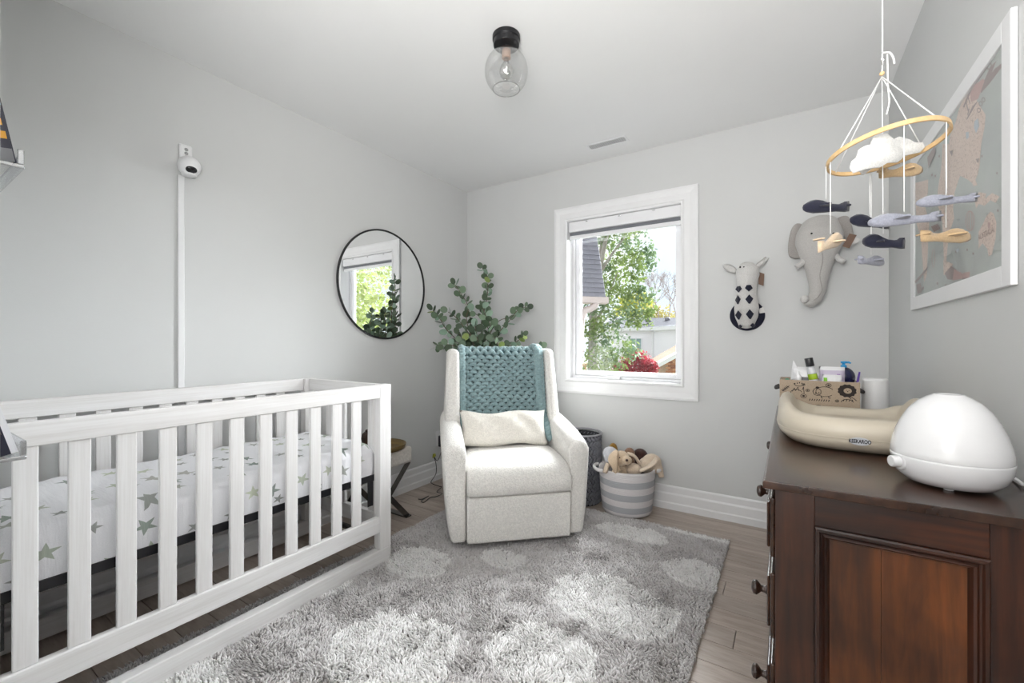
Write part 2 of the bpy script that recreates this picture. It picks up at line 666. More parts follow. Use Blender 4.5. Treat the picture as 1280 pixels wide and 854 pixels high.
# ---------------------------------------------------------------- rug of deep pile
def rug():
    x0, x1, y0, y1 = -1.885, -0.275, 0.25, 2.645
    spots = [(-1.554, 1.539, 0.17, 0.14), (-1.216, 1.786, 0.12, 0.08), (-1.184, 1.048, 0.25, 0.20), (-0.722, 1.323, 0.20, 0.16),
             (-0.623, 1.734, 0.27, 0.19), (-0.371, 2.171, 0.15, 0.13), (-0.755, 2.43, 0.20, 0.10), (-0.45, 2.61, 0.20, 0.03),  # last here: lit fringe of the far edge, painted into the tone
             (-1.62, 2.40, 0.18, 0.14), (-1.60, 0.55, 0.2, 0.15), (-0.9, 0.6, 0.2, 0.2), (-1.75, 1.2, 0.1, 0.12)]
    root = thing('shag_rug', 'deep-pile grey shag rug with white cloud-like patches under the armchair', 'rug', (-1.08, 1.45, 0))
    M = Nodes('shag_pile')
    at_ = M.new('ShaderNodeAttribute', attribute_name='tone')
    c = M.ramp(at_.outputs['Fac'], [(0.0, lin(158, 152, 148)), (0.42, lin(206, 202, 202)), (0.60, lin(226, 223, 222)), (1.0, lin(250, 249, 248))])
    M.link(c, M.b.inputs['Base Color'])
    M.b.inputs['Roughness'].default_value = 0.95
    M.b.inputs['Sheen Weight'].default_value = 0.3
    bk = MB()
    n = 10
    bk.box(x0 + 0.01, x1 - 0.01, y0 + 0.01, y1 - 0.01, 0.0008, 0.009)
    rel(bk, root).build('backing', flat('rug_backing', lin(118, 112, 108), 0.95), root)
    step = 0.0070
    gx, gy = np.meshgrid(np.arange(x0, x1, step), np.arange(y0, y1, step))
    px, py = gx.ravel(), gy.ravel()
    N = len(px)
    px = px + rng.normal(0, step * 0.4, N)
    py = py + rng.normal(0, step * 0.4, N)
    # clumps: neighbouring strands lean together
    def lattice(scale, seed):
        r = np.random.default_rng(seed)
        g = r.random((80, 80)) * 2 * np.pi
        ix = np.clip(((px - x0 + 0.1) / scale), 0, 78)
        iy = np.clip(((py - y0 + 0.1) / scale), 0, 78)
        fx, fy = ix - ix.astype(int), iy - iy.astype(int)
        i, j = ix.astype(int), iy.astype(int)
        c_ = lambda f: (f(g[i, j]) * (1 - fx) * (1 - fy) + f(g[i + 1, j]) * fx * (1 - fy) + f(g[i, j + 1]) * (1 - fx) * fy + f(g[i + 1, j + 1]) * fx * fy)
        return c_(np.cos), c_(np.sin)
    a1, b1 = lattice(0.033, 3)
    a2, b2 = lattice(0.12, 4)
    lean = 0.55
    dx = lean * (a1 * 0.9 + a2 * 0.5) + rng.normal(0, 0.25, N)
    dy = lean * (b1 * 0.9 + b2 * 0.5) - 0.15 + rng.normal(0, 0.25, N)
    edge = np.minimum(np.minimum(px - x0, x1 - px), np.minimum(py - y0, y1 - py))
    h = 0.019 + 0.009 * rng.random(N) + 0.004 * (a2)
    h *= np.clip(0.75 + edge / 0.05 * 0.25, 0.7, 1)
    wob = 0.16 * a2 + 0.14 * b1
    tone = np.full(N, 0.40) + 0.05 * b2
    for (sx, sy, rx, ry) in spots:
        d = ((px - sx) / rx) ** 2 + ((py - sy) / ry) ** 2
        tone = np.where(d < 1.0 + wob, 0.80, tone)
    # worn brownish band near the right edge
    e = np.exp(-((px - (x1 - 0.085)) / 0.035) ** 2) * (py < 2.1) * (np.sin(py * 9) > -0.2)
    tone = tone - 0.30 * e * rng.random(N)
    tone = tone + rng.normal(0, 0.05, N)
    w = 0.0040 + 0.0016 * rng.random(N)
    ang = rng.random(N) * 2 * np.pi
    V = np.zeros((N, 7, 3), dtype=np.float32)
    for k in range(3):
        ca, sa = np.cos(ang + k * 2.094), np.sin(ang + k * 2.094)
        V[:, k, 0] = px + ca * w * 0.8
        V[:, k, 1] = py + sa * w * 0.8
        V[:, k, 2] = 0.006
        V[:, 3 + k, 0] = px + dx * h * 0.45 + ca * w
        V[:, 3 + k, 1] = py + dy * h * 0.45 + sa * w
        V[:, 3 + k, 2] = 0.006 + h * 0.62
    V[:, 6, 0] = px + dx * h * 1.0
    V[:, 6, 1] = py + dy * h * 1.0
    V[:, 6, 2] = 0.006 + h * 0.98
    # keep clear of the crib beam and the feet of chair, basket
    V[:, :, 0] -= root.location.x
    V[:, :, 1] -= root.location.y
    quads = np.array([[0, 1, 4, 3], [1, 2, 5, 4], [2, 0, 3, 5]])
    tris = np.array([[3, 4, 6], [4, 5, 6], [5, 3, 6]])
    base = (np.arange(N) * 7)[:, None]
    q = (quads.ravel()[None, :] + base)
    t = (tris.ravel()[None, :] + base)
    fl = np.concatenate([q.ravel(), t.ravel()])
    sz = np.concatenate([np.full(N * 3, 4), np.full(N * 3, 3)])
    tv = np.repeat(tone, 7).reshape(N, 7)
    tv[:, 0:3] -= 0.22  # roots darker, tips lighter: shade between the strands put into the tone
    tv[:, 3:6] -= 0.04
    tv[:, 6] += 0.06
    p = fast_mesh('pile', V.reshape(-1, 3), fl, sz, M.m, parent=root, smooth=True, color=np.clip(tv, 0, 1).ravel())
    tag(p, kind='stuff')


rug()

# ---------------------------------------------------------------- crib
crib = thing('baby_crib', 'white-washed wooden baby crib with vertical slats along the left wall', 'crib', (-2.04, 0.81, 0))
CX0, CX1, CY0, CY1, CT = -2.372, -1.69, 0.125, 1.491, 0.902


def cpart(mb, name, mat, parent=None, **kw):
    rel(mb, crib)
    kw.setdefault('bevel', 0.004)
    kw.setdefault('seg', 2)
    return mb.build(name, mat, crib, **kw)


def crib_side(xo, inward):
    """one long side; xo outer face, inward = -1 or +1 along X"""
    xa, xb = sorted((xo, xo + inward * 0.030))
    f0, f1 = CY0 + 0.070, CY1 - 0.070
    cpart(MB().box(xa, xb, f0, f1, 0.836, CT), 'top_rail', M_CRIB_Y)
    cpart(MB().box(xa, xb, f0, f1, 0.176, 0.252), 'bottom_rail', M_CRIB_Y)
    # base runner with rounded ends
    pts = []
    r = 0.05
    z0 = 0.010
    for i in range(7):
        a = math.pi + i * math.pi / 12
        pts.append((CY0 + r + r * math.cos(a), z0 + r + r * math.sin(a)))
    for i in range(7):
        a = 1.5 * math.pi + i * math.pi / 12
        pts.append((CY1 - r + r * math.cos(a), z0 + r + r * math.sin(a)))
    pts += [(CY1, 0.088), (CY0, 0.088)]
    xr0, xr1 = sorted((xo, xo + inward * 0.046))
    cpart(MB().prism(pts, (xr0, 0, 0), (0, 1, 0), (0, 0, 1), (1, 0, 0), xr1 - xr0), 'base_runner', M_CRIB_Y)
    for ya, yb in ((CY0, CY0 + 0.070), (CY1 - 0.070, CY1)):
        cpart(MB().box(xr0, xr1, ya, yb, 0.0885, CT), 'post', M_CRIB_Z)
    first = None
    for i in range(12):
        yc = 0.2565 + 0.1037 * i - 0.0
        if i == 11:
            break
        xs0, xs1 = (xa + 0.007, xb - 0.007)
        if first is None:
            first = cpart(MB().box(xs0, xs1, yc - 0.0235, yc + 0.0235, 0.2522, 0.8358), 'slat', M_CRIB_Z, bevel=0.003)
            y_first = yc
        else:
            c = first.copy()
            link(c, crib)
            c.location = (0, yc - y_first, 0)


crib_side(CX1, -1)
crib_side(CX0, +1)
for ya, yb in ((CY0 + 0.02, CY0 + 0.048), (CY1 - 0.048, CY1 - 0.02)):
    cpart(MB().box(CX0 + 0.047, CX1 - 0.047, ya, yb, 0.836, CT), 'end_top_rail', M_CRIB_X)
    cpart(MB().box(CX0 + 0.047, CX1 - 0.047, ya, yb, 0.176, 0.252), 'end_bottom_rail', M_CRIB_X)
    first = None
    for i in range(5):
        xc = CX0 + 0.047 + (i + 0.5) * (CX1 - CX0 - 0.094) / 5
        if first is None:
            first = cpart(MB().box(xc - 0.0235, xc + 0.0235, ya + 0.006, yb - 0.006, 0.2522, 0.8358), 'slat', M_CRIB_Z, bevel=0.003)
            xf = xc
        else:
            c = first.copy()
            link(c, crib)
            c.location = (xc - xf, 0, 0)
# little wooden dowel plug / bolt hole on the inner post
cpart(MB().lathe([(0, 0), (0.0045, 0), (0.0045, 0.0012), (0, 0.0012)], (CX1 - 0.0462, CY1 - 0.052, 0.80), 12, Matrix.Rotation(-math.pi / 2, 3, 'Y')), 'bolt', M_BLACK, bevel=0)
# black metal spring frame under the mattress
mb = MB()
fx0, fx1, fy0, fy1 = CX0 + 0.052, CX1 - 0.052, CY0 + 0.055, CY1 - 0.055
ring(mb, fx0, fx1, fy0, fy1, 0.022, 0.422, 0.452)
for i in range(1, 9):
    yy = fy0 + (fy1 - fy0) * i / 9
    mb.tube([(fx0 + 0.02, yy, 0.44), (fx1 - 0.02, yy, 0.44)], 0.003, 6)
for xx in (fx0 + 0.2, fx1 - 0.2):
    mb.tube([(xx, fy0 + 0.02, 0.436), (xx, fy1 - 0.02, 0.436)], 0.004, 6)
cpart(mb, 'spring_frame', M_BLACKP, bevel=0)
for yy in (fy0 + 0.03, fy1 - 0.03):
    for xx in (fx0, fx1 - 0.004):
        cpart(MB().box(xx, xx + 0.004, yy - 0.015, yy + 0.015, 0.30, 0.4215), 'frame_bracket', M_BLACKP, bevel=0)

# mattress with a starred fitted sheet; a flat unfolded UV map carries the printed stars
def star_sheet():
    N = Nodes('star_print_sheet')
    tc = N.n.new('ShaderNodeTexCoord')
    mp = N.n.new('ShaderNodeMapping')
    mp.inputs['Scale'].default_value = (9.5, 9.5, 9.5)
    N.link(tc.outputs['UV'], mp.inputs[0])
    vo = N.n.new('ShaderNodeTexVoronoi')
    vo.voronoi_dimensions = '2D'
    vo.inputs['Scale'].default_value = 1.0
    vo.inputs['Randomness'].default_value = 0.72
    N.link(mp.outputs[0], vo.inputs['Vector'])
    sub = N.n.new('ShaderNodeVectorMath')
    sub.operation = 'SUBTRACT'
    N.link(mp.outputs[0], sub.inputs[0])
    N.link(vo.outputs['Position'], sub.inputs[1])
    sp = N.n.new('ShaderNodeSeparateXYZ')
    N.link(sub.outputs[0], sp.inputs[0])
    cs = N.n.new('ShaderNodeSeparateColor')
    N.link(vo.outputs['Color'], cs.inputs[0])
    ang = N.math('ARCTAN2', sp.outputs[1], sp.outputs[0])
    t = N.math('ADD', N.math('MULTIPLY', ang, 5 / (2 * math.pi)), N.math('MULTIPLY', cs.outputs[0], 3.0))
    fr = N.math('ABSOLUTE', N.math('SUBTRACT', N.math('FRACT', t), 0.5))   # 0..0.5
    size = N.math('MULTIPLY_ADD', cs.outputs[1], 0.10, 0.125)
    rad = N.math('DIVIDE', N.math('MULTIPLY', size, 1.7), N.math('MULTIPLY_ADD', fr, 3.4, 1.0))
    # large radius where fr is small: five points
    m = N.math('LESS_THAN', vo.outputs['Distance'], rad)
    keep = N.math('LESS_THAN', cs.outputs[2], 0.85)
    m = N.math('MULTIPLY', m, keep)
    col = N.ramp(cs.outputs[1], [(0.0, lin(142, 146, 143)), (0.35, lin(172, 173, 170)), (0.6, lin(200, 206, 188)), (0.8, lin(136, 148, 143)), (1.0, lin(184, 182, 178))])
    f = N.noise(mp.outputs[0], 40, 3)
    wht = N.ramp(f, [(0.3, lin(228, 228, 232)), (0.7, lin(240, 240, 243))])
    N.link(N.mix(m, wht, col), N.b.inputs['Base Color'])
    N.b.inputs['Roughness'].default_value = 0.9
    wv = N.new('ShaderNodeTexNoise', Scale=7, Detail=3)
    mp2 = N.n.new('ShaderNodeMapping')
    mp2.inputs['Scale'].default_value = (9, 1.3, 1)
    N.link(tc.outputs['UV'], mp2.inputs[0])
    N.link(mp2.outputs[0], wv.inputs['Vector'])
    N.bump(N.math('ADD', wv.outputs['Fac'], N.math('MULTIPLY', f, 0.06)), 0.5, 0.006)
    return N.m


def mattress():
    x0, x1, y0, y1, z0, z1 = fx0 + 0.006, fx1 - 0.004, fy0 + 0.006, fy1 - 0.006, 0.453, 0.608
    o = thing('crib_mattress', 'crib mattress in a white fitted sheet printed with grey stars', 'mattress', ((x0 + x1) / 2, (y0 + y1) / 2, z0))
    nx, ny = 26, 50
    hx_, hy_ = (x1 - x0) / 2, (y1 - y0) / 2
    H = z1 - z0
    bm = bmesh.new()
    uvl = bm.loops.layers.uv.new('UVMap')
    # section: s runs from the front bottom, up, across the top, down the back
    def sect(s, hx):
        L1 = H
        L2 = 2 * hx
        if s < L1:
            return -hx, s
        if s < L1 + L2:
            return -hx + (s - L1), H
        return hx, H - (s - L1 - L2)
    tot = 2 * H + 2 * hx_
    S = [i * H / 6 for i in range(6)] + [H + 2 * hx_ * i / 22 for i in range(22)] + [H + 2 * hx_ + H * i / 6 for i in range(7)]
    rows, uvs = [], []
    for j in range(ny + 1):
        yy = -hy_ + 2 * hy_ * j / ny
        rr, uu = [], []
        for s in S:
            a, b = sect(s, hx_)
            # rounding towards edges
            ex = abs(a) / hx_
            ey = abs(yy) / hy_
            hz = b / H
            rd = 0.035
            z = b
            xx = a
            if b > H - 1e-6:
                z = H - 0.028 * (max(0, (ex - 0.93) / 0.07) ** 2) - 0.028 * (max(0, (ey - 0.955) / 0.045) ** 2)
                z += 0.004 * math.sin(yy * 23 + a * 9) * (1 - ex ** 4) + 0.003 * math.sin(yy * 57 + a * 31)
            else:
                z = b * (1 - 0.028 / H * 1.0) if b > 0 else 0
                z -= 0.028 * (max(0, (ey - 0.955) / 0.045) ** 2) * hz
                xx = a * (1 + 0.012 * math.sin(math.pi * hz) + 0.004 * math.sin(yy * 41 + hz * 2))
            rr.append(bm.verts.new((xx, yy * (1 + 0.0 * hz), z)))
            uu.append((yy, s))
        rows.append(rr)
        uvs.append(uu)
    for j in range(ny):
        for i in range(len(S) - 1):
            f = bm.faces.new((rows[j][i], rows[j + 1][i], rows[j + 1][i + 1], rows[j][i + 1]))
            f.smooth = True
            for lp, (jj, ii) in zip(f.loops, ((j, i), (j + 1, i), (j + 1, i + 1), (j, i + 1))):
                lp[uvl].uv = uvs[jj][ii]
    for jj, sgn in ((0, 1), (ny, -1)):
        f = bm.faces.new(rows[jj])
        for lp in f.loops:
            lp[uvl].uv = (lp.vert.co.x * 1.0 + 3, lp.vert.co.z + 5)
    bm.faces.new([rows[0][0], rows[ny][0], rows[ny][-1], rows[0][-1]])
    bmesh.ops.recalc_face_normals(bm, faces=bm.faces)
    me = bpy.data.meshes.new('fitted_sheet')
    bm.to_mesh(me)
    bm.free()
    me.materials.append(star_sheet())
    s = bpy.data.objects.new('fitted_sheet', me)
    link(s, o)
    # hem seam
    MB().tube([(-hx_ - 0.001, -hy_ + 0.02, 0.052), (-hx_ - 0.0035, 0, 0.055), (-hx_ - 0.001, hy_ - 0.02, 0.052)], 0.0016, 6).build('seam', flat('sheet_seam', lin(214, 214, 218), 0.9), o, smooth=True)


mattress()

# ---------------------------------------------------------------- armchair (local frame: +x right, +y back)
CH_LOC, CH_ROT = (-1.208, 1.9465, 0.0), math.radians(43.5)


def bl8(b, t, div=0):
    return MB().hexa(b, t)


def chair():
    o = thing('recliner_armchair', 'cream boucle recliner armchair standing on the rug before the window', 'armchair', CH_LOC, CH_ROT)
    kw = dict(seg=6, angle=30)
    MB().lathe([(0, 0.033), (0.20, 0.033), (0.20, 0.052), (0.05, 0.056), (0.05, 0.066), (0, 0.066)], (0, 0.36, 0), 36).build('swivel_base', M_BLACK, o)
    # footrest panel
    MB().hexa([(-.281, -.012, .058), (.281, -.012, .058), (.281, .045, .058), (-.281, .045, .058)],
              [(-.281, -.022, .300), (.281, -.022, .300), (.281, .045, .300), (-.281, .045, .300)]).build('footrest', M_BOUCLE, o, bevel=0.014, **kw)
    # seat cushion with a rounded nose
    mb = MB()
    prof = [(-.020, .306), (.50, .306), (.50, .455), (.36, .465), (.20, .468), (.10, .462), (.03, .450), (-.012, .428), (-.034, .395), (-.040, .355), (-.034, .318)]
    nx = 12
    vs, fs = [], []
    for i in range(nx + 1):
        u = -1 + 2 * i / nx
        for (yy, zz) in prof:
            crown = (1 - u ** 4) * 0.010 if zz > .40 else 0
            side = -0.012 * (abs(u) ** 10) if zz > .4 else 0
            vs.append((u * .281, yy + 0.008 * (abs(u) ** 6) * (yy < 0), zz + crown + side))
    k = len(prof)
    for i in range(nx):
        for j in range(k):
            q = (j + 1) % k
            fs.append((i * k + j, i * k + q, (i + 1) * k + q, (i + 1) * k + j))
    fs += [tuple(range(k)), tuple(nx * k + j for j in reversed(range(k)))]
    mb.add(vs, fs)
    mb.build('seat_cushion', M_BOUCLE, o, smooth=True, bevel=0.012, seg=4, angle=60)
    # rails closing the body
    MB().box(-.281, .281, .05, .70, .085, .302).build('body', M_BOUCLE, o, bevel=0.01)
    for s in (-1, 1):
        q = lambda x, y, z: (s * x, y, z)
        order = (lambda L: L if s > 0 else [L[1], L[0], L[3], L[2]])
        # arm: slopes up towards the back, flares outward at the top
        vs, fs = [], []
        secs = [(.015, .286, .378, .060, .535), (.035, .284, .392, .058, .568), (.20, .284, .402, .058, .598), (.42, .284, .402, .058, .628), (.60, .284, .402, .060, .645), (.74, .284, .396, .062, .650)]
        for (yy, xi, xo, zb, zt) in secs:
            mid = (zb + zt) / 2
            ring_ = [(xi, zb), (xo - .030, zb), (xo - .010, zt * .35), (xo + .004, zt * .75), (xo + .008, zt - .045), (xo - .008, zt - .012), (xo - .035, zt), (xi + .030, zt), (xi + .006, zt - .014), (xi - .003, zt - .05), (xi, mid)]
            for x_, z_ in ring_:
                vs.append((s * x_, yy, z_))
        k = 11
        for i in range(len(secs) - 1):
            for j in range(k):
                p = (j + 1) % k
                fs.append((i * k + j, i * k + p, (i + 1) * k + p, (i + 1) * k + j))
        fs += [tuple(range(k)), tuple((len(secs) - 1) * k + j for j in reversed(range(k)))]
        MB().add(vs, fs).build('arm', M_BOUCLE, o, smooth=True, bevel=0.016, seg=4, angle=50)
        # wing beside the backrest
        xi, xo = (.288, .386) if s < 0 else (.280, .362)
        b = order([q(xi, .40, .560), q(xo, .42, .560), q(xo, .74, .560), q(xi, .74, .560)])
        t = order([q(xi - .002, .515, 1.068), q(xo - .022, .53, 1.068), q(xo - .022, .72, 1.068), q(xi - .002, .72, 1.068)])
        MB().hexa(b, t).build('wing', M_BOUCLE, o, bevel=0.036, **kw)
    # backrest
    MB().hexa([(-.284, .47, .46), (.278, .47, .46), (.278, .66, .46), (-.284, .66, .46)],
              [(-.284, .60, 1.050), (.276, .60, 1.050), (.276, .72, 1.050), (-.284, .72, 1.050)]).build('backrest', M_BOUCLE, o, bevel=0.04, **kw)
    MB().box(-.30, .29, .661, .735, .09, .95).build('back_panel', M_BOUCLE, o, bevel=0.01)


chair()


def pillow(name, label, w, h, t, M, loc, rot, cat='pillow'):
    n, m = 28, 14
    vs, fs = [], []
    for side in (1, -1):
        for j in range(m + 1):
            for i in range(n + 1):
                u, v_ = -1 + 2 * i / n, -1 + 2 * j / m
                e = max(0, (1 - abs(u) ** 2.6)) ** .55 * max(0, (1 - abs(v_) ** 2.4)) ** .55
                pull = 1 - 0.06 * (1 - abs(v_) ** 2) * abs(u) ** 3
                pull2 = 1 - 0.13 * (1 - abs(u) ** 2.5) * abs(v_) ** 3 * (1 if v_ > 0 else .4)
                wr = 0.006 * math.sin(u * 9 + v_ * 4) * e + 0.004 * math.sin(u * 21 - v_ * 9) * e
                vs.append((u * w / 2 * pull, side * (-t / 2) * e - wr * (side > 0), v_ * h / 2 * pull2 + 0.008 * math.sin(u * 5)))
    W = n + 1
    off = W * (m + 1)
    for j in range(m):
        for i in range(n):
            a = j * W + i
            fs.append((a, a + 1, a + 1 + W, a + W))
            fs.append((off + a, off + a + W, off + a + 1 + W, off + a + 1))
    mb = MB().add(vs, fs)
    o = mb.build(name, M, smooth=True)
    bm = bmesh.new()
    bm.from_mesh(o.data)
    bmesh.ops.remove_doubles(bm, verts=bm.verts, dist=1e-5)
    bmesh.ops.recalc_face_normals(bm, faces=bm.faces)
    bm.to_mesh(o.data)
    bm.free()
    o.location = loc
    o.rotation_euler = rot
    return tag(o, label, cat)


CR = Matrix.Rotation(CH_ROT, 3, 'Z')


def cw(x, y, z):
    return Vector(CH_LOC) + CR @ Vector((x, y, z))


pillow('lumbar_pillow', 'cream fleece lumbar pillow lying on the armchair seat', .545, .225, .115, M_BOUCLE2, cw(-.022, .385, .582), (math.radians(-24), math.radians(0), CH_ROT))


# chunky knitted throw over the backrest
def knit():
    M = Nodes('teal_chunky_yarn')
    v = M.coords()
    n = M.noise(v, 120, 4, .7)
    n2 = M.noise(v, 14, 2)
    f = M.math('ADD', M.math('MULTIPLY', n, .6), M.math('MULTIPLY', n2, .4))
    c = M.ramp(f, [(.3, lin(108, 136, 141)), (.7, lin(152, 176, 178))])
    M.link(c, M.b.inputs['Base Color'])
    M.b.inputs['Roughness'].default_value = .95
    M.b.inputs['Sheen Weight'].default_value = .35
    M.bump(n, .5, .003)
    o = thing('knitted_throw', 'teal chunky knitted throw draped over the top of the armchair', 'blanket', CH_LOC, CH_ROT)

    # surface: t = distance down the front from the top edge (negative behind)
    def surf(x, t, out):
        R = 0.055
        ytop, ztop = .66, 1.052
        if t >= 0:
            q = max(0.0, t - 0.05)
            a = min(1, t / 0.05)
            # quarter roll then down the sloping front
            th = a * math.pi / 2
            y = ytop - math.sin(th) * .072 - q * .214
            z = ztop + 0.0 - (1 - math.cos(th)) * .040 - q * .972
            nrm = Vector((0, -math.sin(th) * .95 - .05, math.cos(th) + .2 * (t > .05)))
            nrm.normalize()
        else:
            q = max(0.0, -t - 0.06)
            a = min(1, -t / 0.06)
            th = a * math.pi / 2
            y = ytop + math.sin(th) * .082
            z = ztop - (1 - math.cos(th)) * .03 - q
            nrm = Vector((0, math.sin(th), math.cos(th)))
        return Vector((x, y, z)) + nrm * out
    pitch, wave = .0238, .052
    rows = []
    x0, x1 = -.252, .228
    mb = MB()
    nrow = 24
    for r in range(-4, nrow):
        t = .012 + r * pitch
        ph = (r % 2) * math.pi
        w0 = x0 + .012 * math.sin(r * .9)
        w1 = x1 + .010 * math.sin(r * .7) + .0007 * r * 10 * .4
        pts, rad = [], []
        n_ = int((w1 - w0) / .0048)
        for i in range(n_ + 1):
            x = w0 + (w1 - w0) * i / n_
            s = math.sin(2 * math.pi * x / wave + ph + .5 * math.sin(r * 1.7))
            tt = t - .0050 * s + .004 * math.sin(x * 13 + r * .4)
            pts.append(surf(x, tt, .017 + .0062 * s))
            rad.append((.0126 + .0012 * s, .0132 + .0008 * math.sin(i * 1.7)))
        mb.tube(pts, rad, 7)
    tag(mb.build('knit_rows', M.m, o, smooth=True))
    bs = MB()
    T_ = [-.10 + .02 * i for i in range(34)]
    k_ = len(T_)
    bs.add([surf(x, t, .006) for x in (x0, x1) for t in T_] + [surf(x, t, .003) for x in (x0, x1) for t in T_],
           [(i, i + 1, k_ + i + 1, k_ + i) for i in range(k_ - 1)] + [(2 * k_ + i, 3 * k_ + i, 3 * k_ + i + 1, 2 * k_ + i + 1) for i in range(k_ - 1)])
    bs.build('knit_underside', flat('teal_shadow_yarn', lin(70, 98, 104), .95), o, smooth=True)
    # plaited selvedges
    def braid(path, r, tw, name, amp):
        mb = MB()
        L = [0]
        for a, b in zip(path[:-1], path[1:]):
            L.append(L[-1] + (Vector(b) - Vector(a)).length)
        def pos(s):
            for i in range(len(path) - 1):
                if s <= L[i + 1] or i == len(path) - 2:
                    k = (s - L[i]) / max(1e-6, L[i + 1] - L[i])
                    return Vector(path[i]).lerp(Vector(path[i + 1]), k)
        for k in range(2):
            pts = []
            m = int(L[-1] / .006)
            for i in range(m + 1):
                s = L[-1] * i / m
                p = pos(s)
                a = 2 * math.pi * s / tw + k * math.pi
                pts.append(p + Vector((math.cos(a) * amp, -abs(math.sin(a)) * amp * .6, math.sin(a) * amp * .3)))
            mb.tube(pts, r, 7)
        mb.build(name, M.m, o, smooth=True)
    braid([surf(-.266, t, .030) for t in [i * .02 - .04 for i in range(31)]], .0135, .060, 'left_selvedge', .010)
    # right edge folded over and hanging to the seat
    def edge(x, t):
        return surf(x, t, .034)
    pathA = [edge(.236 + .0 * t, t) for t in [i * .02 - .05 for i in range(20)]] + [Vector((.245, .50, .66)), Vector((.262, .445, .60)), Vector((.268, .40, .545)), Vector((.268, .375, .50))]
    braid(pathA, .0165, .060, 'right_selvedge', .011)
    pathB = [edge(.258 + .0 * t, t) - Vector((0, -.004, .0)) for t in [i * .02 - .02 for i in range(20)]] + [Vector((.262, .49, .65)), Vector((.272, .44, .57)), Vector((.272, .41, .50))]
    braid(pathB, .0125, .05, 'folded_edge', .009)


knit()

# ---------------------------------------------------------------- round mirror
mr = thing('round_mirror', 'round wall mirror with thin black metal rim, left of the corner', 'mirror', (XL + 0.001, 2.053, 1.515))
RY = Matrix.Rotation(math.pi / 2, 3, 'Y')
MB().lathe([(0.372, 0.0), (0.381, 0.0), (0.383, 0.003), (0.383, 0.018), (0.382, 0.019), (0.376, 0.019), (0.375, 0.0125), (0.372, 0.0125)] + [(0.372, 0.0)], seg=96, M=RY).build('rim', M_BLACK, mr, smooth=False)
MB().lathe([(0, 0.0), (0.3717, 0.0), (0.3717, 0.0122), (0, 0.0122)], seg=96, M=RY).build('mirror_glass', M_MIRROR, mr)

# ---------------------------------------------------------------- wall camera with cord cover
wc = thing('nursery_camera', 'small round white baby camera on the left wall above the crib', 'camera', (XL, 0.87, 1.925))
cpos = at_x(236.5, 208, -2.335) - wc.location
mb = MB()
mb.box(0.0005, 0.016, -.030, .022, 0.035, 0.118)
mb.build('mount_plate', M_WHITEP, wc, bevel=0.02, seg=5, angle=30)
mb = MB()
for dz in (.058, .076, .094):
    mb.ball((.0165, -.004, dz), (.002, .008, .008), 12, 6)
mb.build('mount_hole', flat('hole_grey', (.35, .35, .35), .7), wc, smooth=True)
mb = MB()
mb.tube([(0.012, 0, 0.04), (0.03, cpos.y * .6, 0.02), cpos], [.014, .016, .02], 12)
mb.lathe([(0, -.046), (.026, -.046), (.030, -.040), (.024, -.02)], cpos, 24)
mb.build('mount_arm', M_WHITEP, wc, smooth=True)
MB().ball(cpos, .0455, 32, 20).build('body', M_WHITEP, wc, smooth=True)
look = Vector((.70, -.08, -.50)).normalized()
LM = look.to_track_quat('Z', 'Y').to_matrix()
MB().lathe([(0, .0435), (.012, .0432), (.022, .0400), (.0225, .0385), (.0, .0380)], cpos + look * .003, 28, LM, sx=1.0, sy=.72).build('lens', flat('lens_black', (.01, .01, .012), .08), wc, smooth=True)
cc = MB().box(XL, XL + .010, .836, .862, .02, 1.895).build('cord_cover', M_WHITEP, bevel=.004, seg=3)
tag(cc, 'narrow white cord cover running down the left wall below the camera', 'cord cover')

# ---------------------------------------------------------------- outlet, adapter, cable
ot = thing('wall_outlet', 'white wall outlet low on the left wall beside the armchair', 'outlet', (XL, 2.615, .33))
MB().box(0.0, .006, -.037, .037, -.06, .06).build('cover_plate', M_WHITEP, ot, bevel=.003)
mb = MB()
for dz in (-.022, .022):
    mb.box(.0062, .008, -.016, .016, dz - .015, dz + .015)
mb.build('socket', M_TRIM, ot, bevel=.002)
ad = thing('power_adapter', 'black plug-in power adapter with thin black cord beside the armchair', 'adapter', (XL + .0085, 2.625, .315))
MB().box(0, .040, -.028, .028, -.052, .038).build('adapter_body', M_BLACKP, ad, bevel=.006, seg=3)
loc = ad.location
pp = [at_x(547, 576, -2.37), at_x(542, 569, -2.36), at_x(545, 580, -2.35), at_x(545, 592, -2.33), at_x(539, 602, -2.30)]
pp += [at_z(541, 605, .008), at_z(549, 608, .006), at_z(552, 609, .006), at_z(546, 615, .006), at_z(553, 617, .006), at_z(545, 621, .006), at_z(538, 622, .006), at_z(530, 628, .006), at_z(527, 626, .006), at_z(536, 620, .006), at_z(528, 624, .006), at_z(523, 624, .006)]
pp = [Vector((.03, 0, -.05)) + loc] + pp


def smooth_path(P, k=6):
    P = [Vector(p) for p in P]
    out = []
    for i in range(len(P) - 1):
        p0, p1, p2, p3 = P[max(0, i - 1)], P[i], P[i + 1], P[min(len(P) - 1, i + 2)]
        for j in range(k):
            t = j / k
            out.append(0.5 * ((2 * p1) + (-p0 + p2) * t + (2 * p0 - 5 * p1 + 4 * p2 - p3) * t * t + (-p0 + 3 * p1 - 3 * p2 + p3) * t ** 3))
    out.append(P[-1])
    return out


